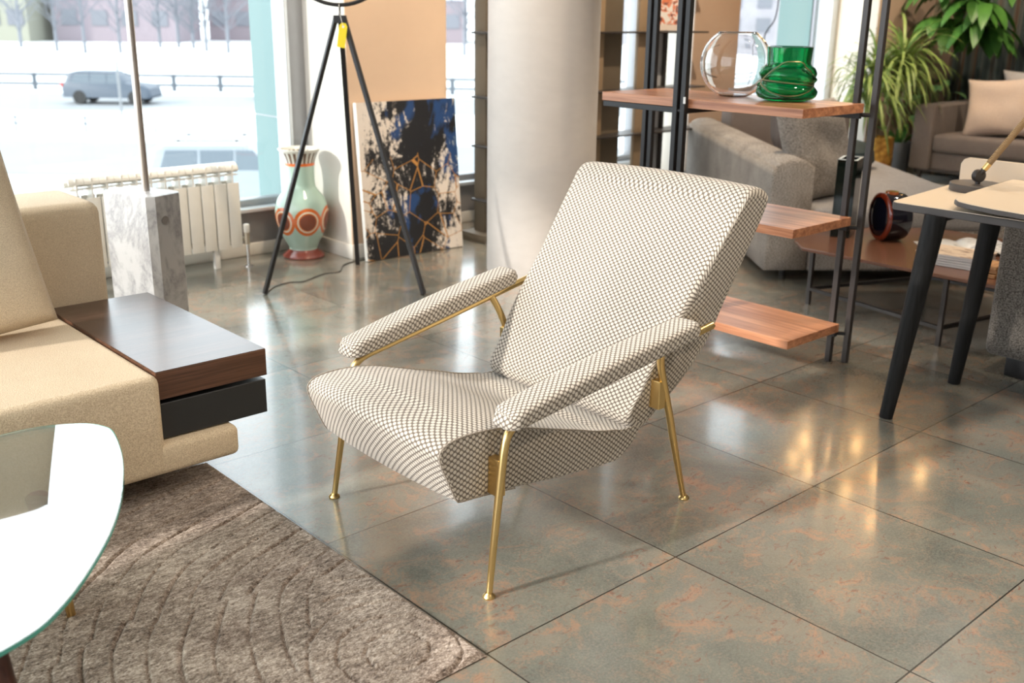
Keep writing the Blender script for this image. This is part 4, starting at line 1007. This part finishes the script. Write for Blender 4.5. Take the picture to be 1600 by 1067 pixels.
spot(3.5, 2.2, 3.6, 3.5, 190, WARM, 90, 'black ceiling spotlight aimed at the bronze shelving')
spot(-.2, -2.2, 1.2, -.6, 90, WARM, 95, 'black ceiling spotlight over the open floor')
# pendant cluster whose bulbs mirror in the floor tiles
PD = thing('globe_pendant', (5.6, 2.55, 2.2), 'pendant lamp with small warm globes seen only mirrored in the floor', 'lamp')
warm_bulb = emission('warm_bulb', (1.0, .55, .20), 26)
# ------------------------------------------------------------------ outdoors
snow = plain('snow', (.60, .62, .64), .9, var=.10, scale=.25)
slush = plain('slushy_road', (.225, .24, .255), .8, var=.08, scale=.5)
GZ = -3.4
g = MB(); P = [view(-95, 12, GZ), view(60, 12, GZ), view(90, 320, GZ), view(-260, 320, GZ)]
g.add(P + [p + Vector((0, 0, -.5)) for p in P], [(0, 1, 2, 3), (7, 6, 5, 4), (0, 4, 5, 1), (1, 5, 6, 2), (2, 6, 7, 3), (3, 7, 4, 0)])
tag(g.make('snowy_ground', snow), kind='structure')
def strip(y0, y1, name, lab):
    m_ = MB(); Q = [view(-90, y0, GZ + .03), view(60, y0, GZ + .03), view(60, y1, GZ + .03), view(-90, y1, GZ + .03)]
    m_.add(Q + [q - Vector((0, 0, .03)) for q in Q], [(0, 1, 2, 3), (7, 6, 5, 4), (0, 4, 5, 1), (1, 5, 6, 2), (2, 6, 7, 3), (3, 7, 4, 0)]); o = m_.make(name, slush); o['kind'] = 'structure'; return o
strip(51, 61, 'road', ''); strip(31, 39, 'side_road', '')
def bank(y, h, wd, x0=-90, x1=55, seed=1):
    rr_ = random.Random(seed); V = []; F = []; n = 90
    for i in range(n + 1):
        x = x0 + (x1 - x0) * i / n; hh = h * (.75 + .35 * math.sin(i * .7 + seed) * math.sin(i * .23) + .15 * rr_.random())
        V += [view(x, y - wd, GZ - .02), view(x, y - wd * .4, GZ + hh * .8), view(x, y, GZ + hh), view(x, y + wd, GZ - .02)]
    for i in range(n):
        for k in range(3): F.append((i * 4 + k, (i + 1) * 4 + k, (i + 1) * 4 + k + 1, i * 4 + k + 1))
    return obj('snow_bank', V, F, snow)
for a, lab in (((47, .5, 2.2), 'low ridge of snow between the two roads outside'), ((72, .9, 4.5), 'wide snow bank behind the roadside railing outside'), ((95, 1.3, 7), 'far snow bank in front of the bare trees')):
    tag(bank(*a, seed=int(a[0])), lab, 'snow bank')
rail_m = plain('grey_road_railing', (.10, .115, .135), .7)
RL = thing('road_railing', view(-30, 64, GZ), 'grey metal railing running along the snowy road', 'railing')
a = MB()
for z in (.35, .9): a.beam(view(-85, 64, GZ + z), view(40, 64, GZ + z), .16, .16)
a.make('rails', rail_m, RL)
for i in range(34):
    MB().beam(view(-85 + i * 2.8, 64, GZ - .02), view(-85 + i * 2.8, 64, GZ + 1.0), .2, .2).make('post', rail_m, RL)
def car(c, hd, body, lab, roof_snow=False, name='car'):
    t = thing(name, c, lab, 'car', rz=hd); L, W, H = 4.6, 1.85, 1.65
    prof = [(-2.3, .35), (-2.3, .85), (-2.2, 1.0), (-1.95, 1.55), (-1.6, 1.64), (.3, 1.62), (.9, 1.18), (1.0, 1.08), (1.9, .98), (2.2, .80), (2.3, .45), (2.25, .32)]
    V = []; F = []; n = len(prof); st = [(-1, .92), (-.9, 1), (.9, 1), (1, .92)]
    for s, k in st:
        for x, z in prof:
            tum = 1 - max(0, (z - 1.0)) * .28; V.append((x * (k if k < 1 else 1) * .99, s * W / 2 * tum, .32 + (z - .32) * (1 if k == 1 else .985)))
    for i in range(3):
        for k in range(n): F.append((i * n + k, (i + 1) * n + k, (i + 1) * n + (k + 1) % n, i * n + (k + 1) % n))
    F += [tuple(range(n)), tuple(3 * n + k for k in range(n))[::-1]]
    obj('body', V, F, body, t, local=True, sharp=30)
    gm_ = plain('car_window_glass', (.10, .125, .15), .3)
    m_ = MB()
    for s in (-1, 1):
        for x0_, x1_ in ((-1.75, -.85), (-.78, .02), (.08, .62)):
            yy = s * (W / 2 * (1 - .5 * .28 * .65) + .012)
            q = [(x0_, s * (W / 2 * .985), 1.05), (x1_ + (.25 if x1_ > .5 else 0), s * (W / 2 * .985), 1.05), (x1_ - (.12 if x1_ > .5 else 0), s * (W / 2 * .865), 1.52), (x0_ + (.15 if x0_ < -1 else 0), s * (W / 2 * .865), 1.52)]
            m_.add(q + [(a_, b_ - s * .03, c_) for a_, b_, c_ in q], [(0, 1, 2, 3), (7, 6, 5, 4), (0, 4, 5, 1), (1, 5, 6, 2), (2, 6, 7, 3), (3, 7, 4, 0)])
    m_.make('side_windows', gm_, t, local=True)
    tyre = plain('tyre', (.03, .03, .03), .8)
    for x in (-1.4, 1.42):
        for s in (-1, 1):
            MB().lathe([(.01, -.1), (.34, -.1), (.36, -.07), (.36, .07), (.34, .1), (.01, .1)], (x, s * .83, .36), 28, Matrix.Rotation(PI / 2, 4, 'X')).make('wheel', tyre, t, local=True)
    MB().box(-2.33, -2.26, -.85, -.55, .85, 1.05).box(-2.33, -2.26, .55, .85, .85, 1.05).make('tail_lights', NT('tail_light').set(color=(.7, .06, .04), rough=.3).m, t, local=True)
    if roof_snow:
        soft_box(MB(), -1.7, .3, -.72, .72, 1.60, 1.70, .045).make('roof_snow', snow, t, local=True)
        soft_box(MB(), 1.05, 2.1, -.7, .7, .98, 1.06, .035).make('bonnet_snow', snow, t, local=True)
        for s in (-1, 1): MB().tube([(-1.5, s * .66, 1.74), (.25, s * .66, 1.74)], .02, 8).tube([(-1.3, s * .66, 1.62), (-1.3, s * .66, 1.78)], .02, 8).tube([(.1, s * .66, 1.62), (.1, s * .66, 1.78)], .02, 8).make('roof_rail', black_metal, t, local=True)
    return t
hx = YAW - PI / 2
car(view(-20.9, 55, GZ + .03), hx, plain('dark_car_paint', (.065, .085, .115), .5), 'dark sport utility car driving on the road outside the left window')
car(view(-12.2, 59, GZ + .03), hx + PI, plain('silver_car_paint', (.20, .22, .25), .4), 'pale car on the road at the right of the left window')
car(view(-7.0, 26.3, GZ), hx + math.radians(6), plain('white_car_paint', (.24, .27, .30), .4), 'snow-covered parked car just behind the radiator outside', True)
bark = plain('wet_bark', (.18, .19, .215), .9)
def tree(x, y, h, seed, lab):
    rr_ = random.Random(seed); b = view(x, y, GZ - .05); t = thing('bare_tree', b, lab, 'tree', 'bare trees behind the snow bank')
    MB().tube([b, b + Vector((0, 0, h * .5)), b + Vector((rr_.uniform(-.3, .3), 0, h))], [.20, .14, .04], 8).make('trunk', bark, t)
    m_ = MB()
    for k in range(34):
        z = h * rr_.uniform(.22, .95); a_ = rr_.uniform(0, 2 * PI); L_ = (h - z) * .45 + .8; p = b + Vector((0, 0, z)); e = p + Vector((math.cos(a_) * L_, math.sin(a_) * L_, L_ * .8))
        m_.tube([p, (p + e) / 2 + Vector((0, 0, .1)), e], [.05, .035, .012], 5)
        for q in range(4):
            s = rr_.uniform(.3, .95); o_ = p + (e - p) * s; v = Vector((rr_.uniform(-1, 1), rr_.uniform(-1, 1), rr_.uniform(.1, .9))) * L_ * .4; m_.tube([o_, o_ + v], [.02, .008], 4)
    m_.make('branches', bark, t)
tl = ['leftmost thin bare tree outside the left window', 'second bare tree from the left outside', 'bare tree left of the steel lamp pole', 'slim bare tree seen just left of the pole', 'bare tree right behind the steel lamp pole', 'bare tree between the pole and the far bushes', 'slender bare tree above the road railing', 'bare tree left of the teal glass panel', 'bare tree closest to the teal glass panel', 'far bare tree seen through the narrow middle window']
for k, x in enumerate((30, 84, 128, 183, 246, 275, 298, 318, 352, 720)):
    D = 102 + (k * 13) % 14; tree((x - 800) / 1614 * (D * .9525 + 1.5), D, 9 + (k % 3), 20 + k, tl[k])
fac = plain('faded_facade', (.29, .28, .305), .9, var=.3, scale=.4); fac2 = plain('brick_facade', (.25, .21, .235), .9); wing = plain('dark_facade_window', (.16, .165, .19), .6); yel = plain('yellowish_facade', (.27, .27, .22), .9)
def building(x0, x1, y, h, m_, lab, nwin, fl=3):
    t = thing('building', view((x0 + x1) / 2, y, GZ), lab, 'building'); Mb = T(*view(0, y, GZ)) @ RZ(hx)
    MB().box(x0, x1, 0, 12, 0, h, 0, 1, Mb).make('wall', m_, t)
    MB().box(x0 - .1, x1 + .1, -.3, 12.3, h, h + .5, 0, 1, Mb).make('snowy_roof', snow, t)
    for f in range(fl):
        for i in range(nwin):
            cx_ = x0 + (x1 - x0) * (i + .5) / nwin; MB().box(cx_ - 1.1, cx_ + 1.1, -.12, .05, 2.2 + f * 3.6, 4.3 + f * 3.6, 0, 1, Mb).make('window', wing, t)
building(-99, -75, 150, 13, fac, 'pale grey building far left beyond the trees', 6)
building(-73.5, -67, 148, 13, yel, 'narrow yellowish building beyond the trees', 2)
building(-65, -48, 152, 13, fac2, 'reddish building beyond the trees left of the pole', 4)
building(-47, -8, 165, 6.3, plain('low_shop_facade', (.23, .19, .21), .9), 'long low building with snowy roof beyond the trees', 11, 1)
building(-6, 60, 170, 14, fac, 'wide pale building beyond the middle and right windows', 14)
building(62, 150, 150, 14, fac, 'wide pale building far beyond the right window', 14)
lp_ = thing('street_post', view(-20.1, 46, GZ), 'slim pale street post in front of the dark car outside', 'post')
MB().tube([view(-17.2, 46, GZ), view(-17.2, 46, GZ + 2.6)], .06, 8).make('pole', plain('post_grey', (.20, .21, .22), .6), lp_)
fn = MB()
for z in (.35, .6): fn.beam(view(-34, 42, GZ + z), view(-14.5, 42, GZ + z), .05, .05)
for i in range(8): fn.beam(view(-34 + i * 2.8, 42, GZ - .02), view(-34 + i * 2.8, 42, GZ + .65), .06, .06)
tag(fn.make('low_fence', rail_m), 'low thin fence across the snow nearer than the road', 'fence')
sb = MB().lathe([(.0, .55), (.35, .5), (.7, .3), (1.0, 0), (1.1, -.8)][::-1], (1.9, 5.9, -.55), 24, cap=False).make('snow_heap', snow); tag(sb, 'heap of snow right outside the window near the vase', 'snow')

# globes of the pendant, placed where the room's ceiling carries them
for k in range(11):
    a = 2 * PI * k / 11; rr_ = .20 + .16 * (k % 3); p = Vector((5.6 + rr_ * math.cos(a) * .6, 2.52 + rr_ * math.sin(a) * 1.3, 2.1 + .17 * ((k * 5) % 4)))
    g_ = MB().lathe([(.001, -.045)] + [(.045 * math.cos(b), .045 * math.sin(b)) for b in [-1.3 + i * .26 for i in range(11)]] + [(.001, .045)], p, 16).make('globe', warm_bulb, PD)
    MB().tube([p + Vector((0, 0, .045)), (p.x, p.y, 3.35)], .003, 6).make('wire', black_metal, PD)
